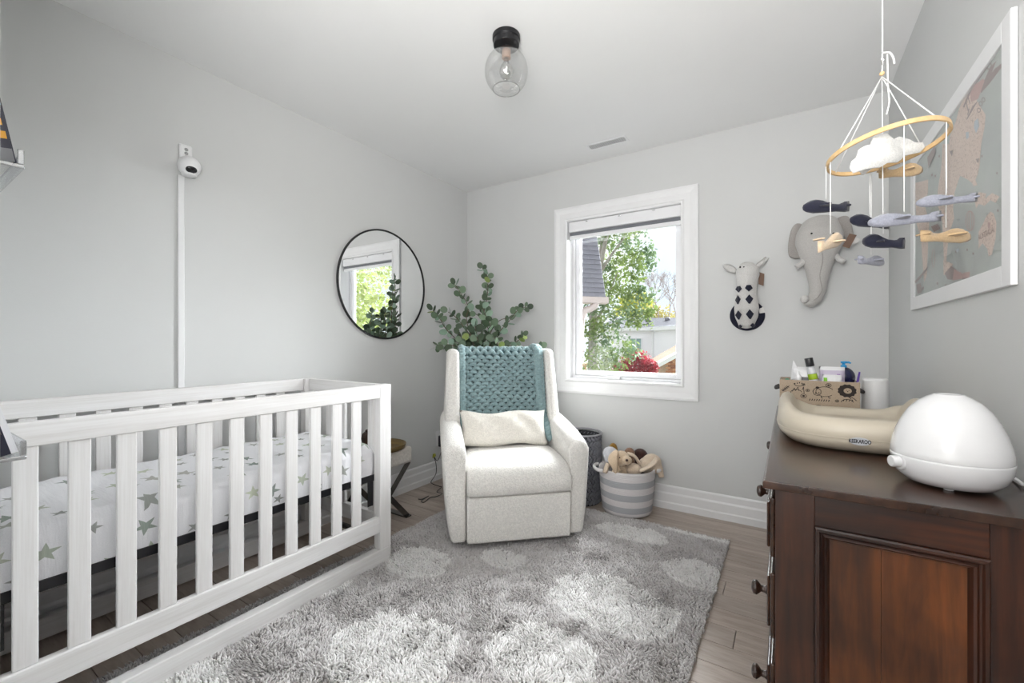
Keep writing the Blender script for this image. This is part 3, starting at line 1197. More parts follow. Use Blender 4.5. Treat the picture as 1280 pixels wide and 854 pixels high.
rel(MB().tube(smooth_path(pp), .0028, 6), ad).build('cord', M_BLACKP, ad, smooth=True)
tg = at_x(542.5, 569, -2.352)
rel(MB().hexa([(tg.x - .004, tg.y - .016, tg.z - .018), (tg.x + .004, tg.y - .016, tg.z - .022), (tg.x + .004, tg.y + .02, tg.z - .012), (tg.x - .004, tg.y + .018, tg.z - .012)],
              [(tg.x - .004, tg.y - .010, tg.z + .012), (tg.x + .004, tg.y - .010, tg.z + .012), (tg.x + .004, tg.y + .016, tg.z + .010), (tg.x - .004, tg.y + .016, tg.z + .010)]), ad).build('cord_tag', flat('lime_tag', lin(160, 160, 60), .6), ad, bevel=.002)

# ---------------------------------------------------------------- stool with gilt tray behind the crib end
st = thing('upholstered_stool', 'low stool with pale fabric top and crossed dark metal legs beyond the crib', 'stool', (-2.20, 1.83, 0))
M_STOOLF = fabric('pale_grey_hide', lin(205, 200, 194), 90, .5, .004)
sx0, sx1, sy0, sy1 = -2.345, -2.025, 1.60, 1.965
rel(MB().box(sx0, sx1, sy0, sy1, .345, .448), st).build('seat', M_STOOLF, st, bevel=.02, seg=4)
M_GUN = flat('gunmetal', (.16, .155, .15), .25, .9)
for (ax, ay, bx, by) in ((sx1 - .015, sy1 - .03, sx1 - .015, sy0 + .03), (sx1 - .015, sy0 + .03, sx1 - .015, sy1 - .03),
                         (sx0 + .015, sy1 - .03, sx0 + .015, sy0 + .03), (sx0 + .015, sy0 + .03, sx0 + .015, sy1 - .03)):
    d = 0.0 if ay > by else -.010
    m = MB()
    w = .022
    x = ax + d
    m.hexa([(x - .004, by - w, .010), (x + .004, by - w, .010), (x + .004, by + w, .010), (x - .004, by + w, .010)],
           [(x - .004, ay - w, .344), (x + .004, ay - w, .344), (x + .004, ay + w, .344), (x - .004, ay + w, .344)])
    rel(m, st).build('leg', M_GUN, st, bevel=.001)
for yy in (sy0 + .03, sy1 - .03):
    rel(MB().box(sx0 + .005, sx1 - .004, yy - .022, yy + .022, .001, .0098), st).build('foot_bar', M_GUN, st, bevel=.001)
ty = thing('round_tray', 'round antique gold metal tray on the pale stool', 'tray', (-2.125, 1.80, .4485))
M_GOLD = flat('antique_gold', lin(150, 128, 88), .3, .9)
MB().lathe([(0, 0), (.125, 0), (.140, .006), (.148, .032), (.146, .034), (.136, .008), (.122, .003), (0, .003)], seg=48).build('tray_dish', M_GOLD, ty, smooth=True)
vz = thing('brown_vase', 'dark brown lidded pot seen between the end slats of the crib', 'pot', (-2.215, 1.785, .453))
M_VASE = flat('dark_brown_glaze', lin(58, 38, 30), .35)
MB().lathe([(0, 0), (.030, 0), (.048, .02), (.055, .055), (.048, .085), (.034, .098), (0, .098)], seg=28).build('pot_body', M_VASE, vz, smooth=True)
MB().lathe([(0, .099), (.032, .099), (.030, .108), (.010, .114), (.012, .126), (.006, .132), (0, .132)], seg=24).build('lid', M_VASE, vz, smooth=True)

# ---------------------------------------------------------------- chest of drawers
HT = 0.80
ch = thing('chest_of_drawers', 'dark stained wooden chest of drawers with round knobs by the right wall', 'dresser', (0.20, 1.82, 0))


def dark_wood(name, stretch, gloss=.32, a=lin(22, 11, 9), b=lin(92, 48, 26), wear=False):
    N = Nodes(name)
    v = N.coords('Object', stretch)
    n1 = N.noise(v, 1.0, 6, .62, .9)
    vf = N.coords('Object', tuple(s * 5 for s in stretch))
    n2 = N.noise(vf, 1.0, 3, .5, .2)
    f = N.math('ADD', N.math('MULTIPLY', n1, .72), N.math('MULTIPLY', n2, .28))
    c = N.ramp(f, [(.30, a), (.48, tuple((x + y) / 2 * .8 for x, y in zip(a, b))), (.70, b)])
    v0 = N.coords()
    big = N.noise(v0, 4.5, 3, .5, .4)
    c = N.mix(N.math('MULTIPLY', N.ramp(big, [(.38, (1, 1, 1)), (.62, (0, 0, 0))]), .6), c, a)
    if wear:
        w = N.noise(N.coords('Object', (5, 16, 5)), 2.2, 5, .75)
        c = N.mix(N.ramp(w, [(.66, (0, 0, 0)), (.74, (.55, .55, .55))]), c, lin(128, 92, 66))
    # knots
    vo = N.new('ShaderNodeTexVoronoi', Scale=4.3)
    N.link(N.coords('Object', (1, 1, .6)), vo.inputs['Vector'])
    c = N.mix(N.ramp(vo.outputs['Distance'], [(.035, (.9, .9, .9)), (.075, (0, 0, 0))]), c, lin(16, 8, 6))
    N.link(c, N.b.inputs['Base Color'])
    N.b.inputs['Roughness'].default_value = gloss
    N.b.inputs['Coat Weight'].default_value = .25
    N.b.inputs['Coat Roughness'].default_value = .25
    N.bump(f, .12, .003)
    return N.m


D_V = dark_wood('stained_pine_upright', (22, 22, 1.6))
D_X = dark_wood('stained_pine_cross', (1.6, 22, 22))
D_Y = dark_wood('stained_pine_top', (14, 2.2, 14), .20, lin(34, 22, 18), lin(92, 58, 40), wear=True)
D_P = dark_wood('stained_pine_panel', (15, 15, 1.5), .34, lin(30, 14, 8), lin(150, 84, 38))
D_K = flat('dark_knob', lin(52, 34, 26), .22, **{'Coat Weight': .5})
D_G = flat('worn_pale_edge', lin(190, 176, 168), .5)
cy0, cy1 = 1.150, 2.495
cxf, cxb = -.028, .432
r_ = lambda mb: rel(mb, ch)
mb = MB()
mb.prism([(-.052, 0), (-.052, .014), (-.048, .019), (.437, .019), (.437, 0)], (0, cy0 - .016, HT - .019), (1, 0, 0), (0, 0, 1), (0, 1, 0), cy1 - cy0 + .032)
r_(mb).build('chest_top', D_Y, ch, bevel=.002)
# side frame of the near end: stiles, rails, moulding, panel
px0, px1, pz1, pz0 = .046, .312, .712, .085
ys = cy0
r_(MB().box(cxf, px0, ys, ys + .022, .03, HT - .0195)).build('side_stile', D_V, ch, bevel=.0015)
r_(MB().box(px1, cxb, ys, ys + .022, .03, HT - .0195)).build('side_stile', D_V, ch, bevel=.0015)
r_(MB().box(px0, px1, ys, ys + .022, pz1, HT - .0195)).build('side_rail', D_X, ch, bevel=.0015)
r_(MB().box(px0, px1, ys, ys + .022, .03, pz0)).build('side_rail', D_X, ch, bevel=.0015)
mprof = [(0, -.002), (0, -.006), (.003, -.009), (.008, -.009), (.011, -.004), (.014, -.002), (.018, -.0055), (.022, -.002), (.027, .010), (.027, .016), (0, .016)]
cor = [(px0, pz0), (px1, pz0), (px1, pz1), (px0, pz1)]
inn = [(1, 1), (-1, 1), (-1, -1), (1, -1)]
for i in range(4):
    a, b = i, (i + 1) % 4
    vs = []
    for c_, o_ in ((cor[a], inn[a]), (cor[b], inn[b])):
        for off, d in mprof:
            vs.append((c_[0] + o_[0] * off, ys + d, c_[1] + o_[1] * off))
    k = len(mprof)
    fs = [(j, (j + 1) % k, k + (j + 1) % k, k + j) for j in range(k)] + [tuple(range(k)), tuple(range(2 * k - 1, k - 1, -1))]
    r_(MB().add(vs, fs)).build('panel_moulding', D_V if i % 2 else D_X, ch)
pm = (px0 + px1) / 2 - .02
r_(MB().box(px0 + .024, pm - .0004, ys + .010, ys + .018, pz0 + .02, pz1 - .02)).build('side_panel', D_P, ch)
r_(MB().box(pm + .0004, px1 - .024, ys + .0105, ys + .018, pz0 + .02, pz1 - .02)).build('side_panel', D_P, ch)
# carcass
mb = MB()
mb.box(cxf + .02, cxb, ys + .0225, cy1 - .02, .03, .05)
mb.box(cxb - .012, cxb, ys + .0225, cy1 - .02, .05, HT - .02)
mb.box(cxf, cxb - .012, cy1 - .02, cy1, .03, HT - .0195)
for zz in (.045, .18, .378, .578):
    mb.box(cxf + .001, cxf + .022, ys + .0225, cy1 - .0205, zz, zz + .022)
mb.box(cxf + .001, cxf + .022, ys + .0225, cy1 - .0205, HT - .035, HT - .0195)
r_(mb).build('carcass', D_V, ch)
for xx in (cxf + .03, cxb - .04):
    for yy in (ys + .03, cy1 - .05):
        r_(MB().lathe([(0, 0), (.018, 0), (.026, .012), (.022, .030), (0, .030)], (xx, yy, 0.0), 20)).build('foot', D_V, ch, smooth=True)


def knob(mb, x, y, z):
    M_ = Matrix.Rotation(-math.pi / 2, 3, 'Y')
    mb.lathe([(0, 0), (.012, 0), (.0085, .006), (.0075, .014), (.012, .018), (.0175, .024), (.0165, .031), (.010, .035), (0, .036)], (x, y, z), 24, M_)


rowsz = [(.062, .172), (.205, .357), (.418, .570), (.608, .748)]
for ri, (z0, z1) in enumerate(rowsz):
    spans = [(ys + .03, cy1 - .03)] if ri < 3 else [(ys + .03, (cy0 + cy1) / 2 - .012), ((cy0 + cy1) / 2 + .012, cy1 - .03)]
    for (a, b) in spans:
        mb = MB()
        # raised and fielded front: two steps
        mb.box(cxf - .011, cxf + .0005, a, b, z0, z1)
        d = r_(mb).build('drawer', D_Y, ch, bevel=.004, seg=3)
        mb = MB().box(cxf - .018, cxf - .0112, a + .016, b - .016, z0 + .016, z1 - .016)
        r_(mb).build('drawer_field', D_Y, d, bevel=.004, seg=3)
        ks = (a + .07, b - .07) if ri < 3 else ((a + b) / 2 - .04,)
        for yk in ks:
            mb = MB()
            knob(mb, cxf - .018, yk, (z0 + z1) / 2)
            kb = r_(mb).build('knob', D_K, d, smooth=True)

# ---------------------------------------------------------------- peanut-shaped changer
M_TUB = flat('beige_soft_foam', lin(206, 196, 178), .38, bump=(60, .03, .001), **{'Subsurface Weight': 0.0})


def changer():
    o = thing('baby_changer', 'beige moulded foam baby changing tray on the chest, oval badge on its end', 'changing tray', (.178, 1.83, HT + .0008))
    a, b = .212, .315
    n = 72
    def outl(th, k, ex=3.3):
        c, s = math.cos(th), math.sin(th)
        x = a * k * math.copysign(abs(c) ** (2 / ex), c)
        y = b * k * math.copysign(abs(s) ** (2 / ex), s)
        return x, y
    def hrim(th):
        c, s = math.cos(th), math.sin(th)
        # horns are highest a little beyond the middle, dip over the near end
        K = [(-1, .097), (-.75, .099), (-.35, .114), (0, .125), (.35, .122), (.7, .085), (1, .058)]
        for (s0, h0), (s1, h1) in zip(K[:-1], K[1:]):
            if s <= s1:
                u = (s - s0) / (s1 - s0)
                u = u * u * (3 - 2 * u)
                return h0 + (h1 - h0) * u
        return .058
    rings = []
    for k, zf in ((.80, 0.0), (.90, .05), (.985, .26), (1.012, .42), (1.010, .50), (1.015, .52), (.995, .80), (.955, .955), (.90, 1.0), (.845, .965), (.80, .84), (.75, .55), (.66, .34), (.4, .26), (.05, .25)):
        rr = []
        for i in range(n):
            th = 2 * math.pi * i / n
            x, y = outl(th, k)
            h = hrim(th)
            if k < .7 and zf < .4:
                z = .030 + (k / .7) ** 3 * .008
            else:
                z = h * zf if zf > 0 else 0.0
            if 0 < zf < .53 and k > .85:
                z = zf * .088
            rr.append((x, y, z))
        rings.append(rr)
    vs = [p for r in rings for p in r]
    fs = []
    for j in range(len(rings) - 1):
        for i in range(n):
            q = (i + 1) % n
            fs.append((j * n + i, j * n + q, (j + 1) * n + q, (j + 1) * n + i))
    fs.append(tuple(range(n - 1, -1, -1)))
    fs.append(tuple((len(rings) - 1) * n + i for i in range(n)))
    MB().add(vs, fs).build('foam_body', M_TUB, o, smooth=True)
    # moulded parting line
    pl = [(outl(2 * math.pi * i / n, 1.014)[0], outl(2 * math.pi * i / n, 1.014)[1], .0445) for i in range(n)]
    MB().tube(pl, .0011, 5, closed=True).build('parting_line', M_TUB, o, smooth=True)
    # oval badge with lettering on the near end
    P = at_y(1074.5, 544, 1.83 - b)
    bx, bz = P.x - o.location.x, .0400
    lg = MB().lathe([(0, 0), (.0235, 0), (.0235, -.0006), (.0225, -.0018), (0, -.0018)], (bx, -b * 1.008 - .0018, bz), 40, Matrix.Rotation(-math.pi / 2, 3, 'X') @ Matrix.Diagonal((1, .46, 1)))
    # thin chrome-grey surround
    bd = lg.build('badge', flat('badge_silver', lin(196, 198, 204), .3), o, smooth=False)
    cu = bpy.data.curves.new('lettering', 'FONT')
    cu.body = 'KEEKAROO'
    cu.size = .0093
    cu.extrude = .0003
    cu.offset = .0003
    cu.align_x, cu.align_y = 'CENTER', 'CENTER'
    tmp = bpy.data.objects.new('lettering', cu)
    link(tmp)
    bpy.context.view_layer.update()
    me = bpy.data.meshes.new_from_object(tmp.evaluated_get(bpy.context.evaluated_depsgraph_get()))
    bpy.data.objects.remove(tmp)
    me.materials.clear()
    me.materials.append(M_BLACKP)
    t = bpy.data.objects.new('lettering', me)
    link(t, bd)
    t.rotation_euler = (math.pi / 2, 0, 0)
    t.scale = (1, 1.55, 1)
    t.location = (bx, -b * 1.008 - .0041, bz)


changer()

# ---------------------------------------------------------------- humidifier
hc = at(1186, 560, .945)
hu = thing('humidifier', 'glossy white egg-shaped humidifier with side knob at the front of the chest', 'humidifier', (hc.x, hc.y, HT + .0005))
M_GLOSS = flat('glossy_white_plastic', (.82, .82, .83), .18, **{'Coat Weight': .4})
R = .112
prof = [(0, .004), (.056, .004), (.072, .008), (.087, .022), (.0955, .042), (.0980, .0600), (.0978, .0640)]
MB().lathe(prof + [(.09, .0640), (0, .0640)], seg=64).build('water_base', M_GLOSS, hu, smooth=True)
prof = [(0, .0645), (.09, .0645), (.0975, .0645), (.0970, .078), (.0935, .098), (.087, .120), (.078, .142), (.066, .164), (.050, .183), (.034, .194), (.027, .1975), (.025, .1995), (.020, .2000), (.018, .1985), (.0, .1985)]
MB().lathe(prof, seg=64).build('mist_dome', M_GLOSS, hu, smooth=True, bevel=.001, angle=60)
for k in range(3):
    a = k * 2.094 + .3
    MB().lathe([(0, 0), (.008, 0), (.009, .0045), (0, .0045)], (.045 * math.cos(a), .045 * math.sin(a), 0), 14).build('foot', M_GLOSS, hu)
kd = Vector((-CS - SN * .16, -SN + CS * .16, 0)).normalized()
KM = kd.to_track_quat('Z', 'Y').to_matrix()
MB().lathe([(0, .072), (.021, .072), (.018, .095), (.0175, .097), (0, .097)], (0, 0, .048), 28, KM).build('knob_collar', M_GLOSS, hu, smooth=True, bevel=.001, angle=50)
MB().lathe([(0, .0975), (.0125, .0975), (.0125, .112), (.011, .114), (0, .114)], (0, 0, .048), 28, KM).build('dial', M_WHITEP, hu, bevel=.001)
c0 = Vector((.080, .048, .026))
pp = [c0, Vector((.115, .062, .018)), Vector((.128, .064, .006)), Vector((.131, .20, .004)), Vector((.120, .40, .004))]
MB().tube(smooth_path(pp), .0034, 8).build('cable', M_WHITEP, hu, smooth=True)

# ---------------------------------------------------------------- toiletries basket and what is in it
bk = thing('toiletries_basket', 'beige fabric basket with black animal drawings at the back of the chest', 'basket', (.099, 2.255, HT + .0005))
M_CANVAS = fabric('beige_canvas', lin(178, 160, 140), 420, .25, .001, .9)
M_INK = flat('black_print_ink', lin(46, 40, 38), .9)
bw, bd_, bh = .135, .085, .153
mb = MB()
ring_w = .004
for (x0, x1, y0, y1) in ((-bw, bw, -bd_, -bd_ + ring_w), (-bw, bw, bd_ - ring_w, bd_), (-bw, -bw + ring_w, -bd_ + ring_w, bd_ - ring_w), (bw - ring_w, bw, -bd_ + ring_w, bd_ - ring_w)):
    mb.box(x0, x1, y0, y1, 0, bh)
mb.box(-bw + ring_w, bw - ring_w, -bd_ + ring_w, bd_ - ring_w, 0, .004)
mb.build('basket_body', M_CANVAS, bk, bevel=.0015)
mb = MB()
for s in (-1, 1):
    mb.tube([(s * (bw + .001), -.03, .118), (s * (bw + .014), -.03, .112), (s * (bw + .014), .03, .112), (s * (bw + .001), .03, .118)], (.008), 8)
mb.build('handle', flat('dark_grey_handle', lin(60, 58, 58), .7), bk, smooth=True)
# animal drawings, flat ink print on the near face (thin raised print)
mb = MB()
yf = -bd_ - .0002


def stroke(pts, w=.0012, close=False):
    pts = list(pts) + ([pts[0]] if close else [])
    for (a, b), (c, d) in zip(pts[:-1], pts[1:]):
        L = math.hypot(c - a, d - b) or 1
        nx_, nz_ = -(d - b) / L * w, (c - a) / L * w
        mb.add([(a - nx_, yf, b - nz_), (c - nx_, yf, d - nz_), (c + nx_, yf, d + nz_), (a + nx_, yf, b + nz_)], [(0, 1, 2, 3)])


def oval(cx, cz, rx, rz, n=16, a0=0, a1=2 * math.pi, rot=0, wob=0):
    out = []
    for i in range(n + 1):
        a = a0 + (a1 - a0) * i / n
        k = 1 + wob * (i % 2)
        x, z = rx * k * math.cos(a), rz * k * math.sin(a)
        out.append((cx + x * math.cos(rot) - z * math.sin(rot), cz + x * math.sin(rot) + z * math.cos(rot)))
    return out


def disc(cx, cz, rx, rz, n=16, wob=0):
    p = oval(cx, cz, rx, rz, n, wob=wob)[:-1]
    mb.add([(x, yf, z) for x, z in p], [tuple(range(len(p)))])


# lion: dark mane with pale face
ringo, ringi = oval(.094, .118, .028, .024, 24, wob=.12)[:-1], oval(.096, .118, .013, .011, 24)[:-1]
mb.add([(x, yf, z) for x, z in ringo + ringi], [(i, (i + 1) % 24, 24 + (i + 1) % 24, 24 + i) for i in range(24)])
disc(.092, .120, .0015, .0015, 8); disc(.100, .120, .0015, .0015, 8); disc(.096, .115, .0025, .0018, 8)
stroke([(.105, .095), (.116, .088), (.124, .080)]); stroke([(.100, .094), (.108, .085)])
# hippo-like body
stroke(oval(.022, .110, .030, .020, 18, .5, 5.6), .0011)
stroke(oval(-.004, .108, .013, .014, 14, wob=.1), .0012, True)
disc(-.003, .126, .006, .004); disc(-.008, .103, .003, .003); disc(.002, .104, .0025, .0025)
stroke([(.010, .093), (.010, .084), (.016, .084)]); stroke([(.034, .092), (.036, .084), (.042, .086)])
# rabbit-like
stroke(oval(-.075, .100, .020, .013, 14, .2, 4.2), .0011); stroke([(-.090, .104), (-.082, .120), (-.078, .108), (-.070, .124), (-.066, .108)], .0011)
stroke([(-.055, .112), (-.050, .126), (-.048, .098)])
# fern, foot prints, stripes
stroke([(-.125, .104), (-.100, .128)])
for i in range(5):
    t = i / 5
    x, z = -.123 + .022 * t, .106 + .021 * t
    stroke([(x - .005, z + .004), (x, z), (x + .005, z - .002)], .0014)
for (x, z, r) in ((-.036, .112, .0065), (.062, .075, .006), (-.050, .088, .010), (.034, .137, .009), (-.05, .135, .005)):
    stroke(oval(x, z, r, r * .8, 12), .0011, True)
    disc(x, z, r * .5, r * .4)
for i in range(9):
    stroke([(-.030 + i * .008, .070), (-.027 + i * .008, .078)], .0014)
stroke(oval(.095, .070, .020, .014, 12, .2, 3.0), .0012)
for i in range(4):
    stroke([(.082 + i * .009, .076), (.085 + i * .009, .084)], .0014)
stroke(oval(-.066, .140, .018, .012, 12, 3.2, 6.2), .0012)
for i in range(5):
    disc(-.080 + i * .008, .142 - abs(i - 2) * .002, .002, .003, 8)
for (cx, cz) in ((-.10, .070), (-.08, .050), (.0, .045), (.05, .035), (.10, .040), (-.045, .030), (-.11, .02), (.02, .018)):
    stroke(oval(cx, cz, .012, .009, 12), .0011, True)
tag(mb.build('animal_print', M_INK, bk), kind='stuff')

BX, BY, BZ = bk.location
yb_ = BY


def bloc(px, py, y=BY):
    return at_y(px, py, y)


def soft_pack(name, label, cat, px0, py0, px1, py1, y, t, mats, bands=None, rot=0.0, seed=1):
    """crumpled soft pack standing in the basket; bands = list of (v0, v1, u0, u1, mat index)"""
    p0, p1 = at_y(px0, py1, y), at_y(px1, py0, y)
    w, h = abs(p1.x - p0.x), p1.z - (HT + .006)
    o = thing(name, label, cat, ((p0.x + p1.x) / 2, y, HT + .006), rot)
    r = random.Random(seed)
    n, m = 16, 14
    vs, fs, mi = [], [], []
    mb = MB()
    for side in (-1, 1):
        for j in range(m + 1):
            for i in range(n + 1):
                u, v_ = -1 + 2 * i / n, j / m
                e = (1 - abs(u) ** 4) * (1 - abs(2 * v_ - 1) ** 6)
                q = t / 2 * max(e, 0) ** .6 + (r.random() - .5) * .003 * (e > .01)
                vs.append((u * w / 2, side * q, v_ * h))
    W = n + 1
    off = W * (m + 1)
    for j in range(m):
        for i in range(n):
            a = j * W + i
            k = 0
            for (v0, v1, u0, u1, mm) in (bands or []):
                if v0 <= (j + .5) / m <= v1 and u0 <= (i + .5) / n <= u1:
                    k = mm
            fs.append((a, a + 1, a + 1 + W, a + W)); mi.append(k)
            fs.append((off + a, off + a + W, off + a + 1 + W, off + a + 1)); mi.append(k)
    mb.v, mb.f, mb.mi = vs, fs, mi
    mb.build('pack', mats, o, smooth=True)
    return o


M_WPACK = flat('white_film', lin(226, 226, 228), .35)
M_PPACK = flat('pale_lilac_film', lin(196, 186, 206), .4)
M_PINK = flat('purple_print', lin(150, 110, 176), .5)
M_LIME = flat('lime_print', lin(160, 190, 40), .5)
M_GREEN = flat('leaf_green_print', lin(120, 190, 40), .5)
M_GPACK = flat('grey_text_print', lin(120, 120, 124), .6)
# wipes tissue bag at the left, peaked
o = soft_pack('wipes_bag', 'crumpled white bag of wipes with a peaked top, leftmost in the beige basket', 'wipes', 990, 459, 1017, 500, 2.262, .05, [M_WPACK, M_GPACK], [(.60, .64, .1, .9, 1), (.72, .75, .2, .85, 1)], seed=3)
pk = bloc(991, 449, 2.262) - o.location
b0 = bloc(988, 470, 2.262) - o.location
b1 = bloc(1000, 462, 2.262) - o.location
MB().add([(b0.x, -.012, b0.z - .02), (b0.x, .012, b0.z - .02), (b1.x, .016, b1.z - .012), (b1.x, -.016, b1.z - .012), (pk.x + .001, 0, pk.z)],
         [(0, 1, 2, 3), (0, 1, 4), (1, 2, 4), (2, 3, 4), (3, 0, 4)]).build('pulled_wipe', M_WPACK, o, bevel=.002)
# bottle with black cap and lime band, tilted
bt = bloc(1019, 458, 2.235)
o = thing('lotion_bottle', 'clear bottle with black cap and lime green band leaning in the beige basket', 'bottle', (bt.x, 2.235, HT + .006))
top = bt.z - (HT + .006)
R_ = Matrix.Rotation(math.radians(-11), 3, 'Y')
R_b = R_ @ Matrix.Diagonal((1, 1, 1.40))
def lz(prof, mat, name):
    MB().lathe(prof, (0.022, 0, 0.004), 24, R_b).build(name, mat, o, smooth=True, bevel=.0008, angle=50)
lz([(0, 0), (.016, 0), (.017, .004), (.017, .105), (0, .105)], flat('grey_label_bottle', lin(206, 204, 206), .3), 'bottle_body')
lz([(.0, .1055), (.0172, .1055), (.0172, .122), (0, .122)], M_LIME, 'lime_band')
lz([(0, .1225), (.0165, .1225), (.013, .142), (.010, .145), (0, .145)], flat('frosted_shoulder', lin(214, 216, 220), .25), 'shoulder')
lz([(0, .1455), (.0155, .1455), (.0155, .171), (0, .171)], M_BLACKP, 'cap')
# lilac printed pack
soft_pack('lilac_pack', 'pale lilac soft pack with purple spot, standing behind the white wipes in the basket', 'wipes', 1024, 459, 1056, 500, 2.262, .03, [M_PPACK, M_PINK, M_WPACK], [(.74, .86, .66, .84, 1), (.5, .56, .05, .3, 1), (.9, 1, 0, 1, 2)], seed=5)
soft_pack('small_wipes_pack', 'small white pack with green leaf print at the front of the basket', 'wipes', 1028, 469, 1052, 500, 2.214, .024, [M_WPACK, M_GREEN], [(.72, .95, .05, .28, 1), (.70, .80, .28, .7, 1)], seed=8)
# pump bottle
pc = bloc(1057, 476, 2.232)
o = thing('pump_bottle', 'round navy lotion bottle with bright blue pump at the right of the basket', 'bottle', (pc.x, 2.308, HT + .006))
M_NAVYB = flat('navy_bottle', lin(24, 26, 62), .18, **{'Coat Weight': .5})
M_PUMP = flat('sky_blue_pump', lin(48, 150, 206), .25)
mb = MB()
zc_ = .158
mb.tube([(0, 0, 0.002), (0, 0, .03), (0, 0, .06)], [(.020, .016), (.028, .02), (.036, .024)], 24)
mb.ball((0, 0, zc_), (.040, .026, .044), 28, 18)
mb.build('bottle_body', M_NAVYB, o, smooth=True)
mb = MB()
mb.lathe([(0, zc_ + .040), (.011, zc_ + .040), (.011, zc_ + .050), (.006, zc_ + .052), (.005, zc_ + .058), (.010, zc_ + .060), (.011, zc_ + .067), (0, zc_ + .068)], seg=20)
mb.tube([(0, 0, zc_ + .063), (.016, -.004, zc_ + .064), (.024, -.006, zc_ + .060)], [.0055, .0045, .003], 10)
mb.build('pump', M_PUMP, o, smooth=True)
# purple comb-like brush
pa, pb = bloc(1067, 478, 2.220), bloc(1074.5, 465, 2.220)
o = thing('purple_brush', 'purple plastic brush handle leaning against the right end of the basket', 'brush', (pa.x - .01, 2.220, HT + .006))
d_ = pb - Vector(o.location)
MB().tube([(0, 0, .002), d_ * .6, d_ * .9, d_], [(.004, .004), (.012, .005), (.009, .004), (.004, .003)], 12).build('handle', flat('purple_plastic', lin(84, 50, 150), .35), o, smooth=True)
# white syringe/pacifier shape and green thing
ps = bloc(998, 472, 2.190)
o = thing('white_dropper', 'small white bulb-headed dropper at the front left of the basket', 'dropper', (ps.x, 2.190, HT + .006))
hz_ = ps.z - HT - .006
MB().lathe([(0, 0), (.004, 0), (.0045, hz_ - .02), (.0095, hz_ - .012), (.0115, hz_), (.009, hz_ + .010), (.004, hz_ + .013), (.0032, hz_ + .027), (0, hz_ + .028)], seg=20).build('dropper_body', M_WHITEP, o, smooth=True)
pg = bloc(984, 473, 2.235)
o = thing('green_tube', 'small teal green tube in the left corner of the beige basket', 'tube', (pg.x, 2.235, HT + .006))
MB().lathe([(0, 0), (.009, 0), (.010, pg.z - HT - .02), (.007, pg.z - HT - .008), (0, pg.z - HT - .006)], seg=18).build('tube_body', flat('teal_green', lin(80, 150, 124), .4), o, smooth=True)

# white frosted cylinder lamp
nl = thing('night_light', 'plain white frosted cylinder standing right of the beige basket', 'night light', (.300, 2.325, HT + .0005))
MB().lathe([(0, 0), (.044, 0), (.0455, .004), (.0435, .150), (.041, .160), (.034, .163), (0, .163)], seg=40).build('shade', flat('frosted_white', lin(226, 226, 226), .45), nl, smooth=True, bevel=.001, angle=60)

# ---------------------------------------------------------------- framed map on the right wall
XF = .4265                                           # front of the frame
fp = lambda px, py: at_x(px, py, XF)
fa, fb = fp(1138, 290), fp(1263, 170)
FY1, FY0 = fa.y, fb.y
FZ0, FZ1 = 1.246, 1.884
fr = thing('framed_map', 'white framed pastel world map with aeroplanes on the right wall', 'picture', (XR - .001, (FY0 + FY1) / 2, FZ0))
M_FRAME = flat('white_frame', (.80, .80, .81), .4)
fw = .052
mb = MB()
for (y0, y1, z0, z1) in ((FY0, FY0 + fw, FZ0, FZ1), (FY1 - fw, FY1, FZ0, FZ1), (FY0 + fw, FY1 - fw, FZ0, FZ0 + fw), (FY0 + fw, FY1 - fw, FZ1 - fw, FZ1)):
    mb.box(XF, XF + .0125, y0, y1, z0, z1)
rel(mb, fr).build('frame', M_FRAME, fr, bevel=.002)
XP = XF + .0065
N = Nodes('map_sea')
v = N.coords()
f = N.noise(v, 6, 4)
sp = N.noise(N.coords('Object', (1, 40, 90)), 3, 4, .7)
c = N.ramp(f, [(.3, lin(184, 189, 189)), (.55, lin(194, 201, 197)), (.75, lin(202, 204, 204))])
c = N.mix(N.ramp(sp, [(.66, (0, 0, 0)), (.70, (.35, .35, .35))]), c, lin(120, 122, 124))
N.link(c, N.b.inputs['Base Color'])
N.b.inputs['Roughness'].default_value = .5
M_SEA = N.m
N = Nodes('map_land')
sp = N.noise(N.coords('Object', (1, 45, 80)), 2.0, 3, .7)
c = N.mix(N.ramp(sp, [(.55, (0, 0, 0)), (.60, (.75, .75, .75))]), lin(232, 212, 200), lin(176, 152, 140))
N.link(c, N.b.inputs['Base Color'])
N.b.inputs['Roughness'].default_value = .5
M_LAND = N.m
M_MAUVE = flat('map_mauve_print', lin(164, 148, 146), .5)
M_ROSE = flat('map_rose_print', lin(204, 172, 168), .5)
M_PALE = flat('map_pale_blue_print', lin(196, 206, 214), .5)
rel(MB().box(XP, XP + .003, FY0 + fw - .006, FY1 - fw + .006, FZ0 + fw - .006, FZ1 - fw + .006), fr).build('map_sheet', M_SEA, fr)
pr = MB()
layer = [0]


def mp(pts, mi):
    """flat printed shape; pts are points of the sheet"""
    layer[0] += 1
    x = XP - .0002 - layer[0] * .00002
    P = [at_x(px, py, XP) for px, py in pts]
    lo_y, hi_y, lo_z, hi_z = FY0 + fw + .001, FY1 - fw - .001, FZ0 + fw + .001, FZ1 - fw - .001
    P = [(x, min(hi_y, max(lo_y, p.y)), min(hi_z, max(lo_z, p.z))) for p in P]
    pr.cur = mi
    pr.add(P, [tuple(range(len(P)))])


def zz(px0, py0, pts):
    return [(px0 + x, py0 + y) for x, y in pts]


# region coordinates: zoom of [1130,180,1280,380] at 4.267x, and [1180,40,1280,210] at 5.02x
A = lambda L: [(1130 + x / 4.267, 180 + y / 4.267) for x, y in L]
B = lambda L: [(1180 + x / 5.02, 40 + y / 5.02) for x, y in L]
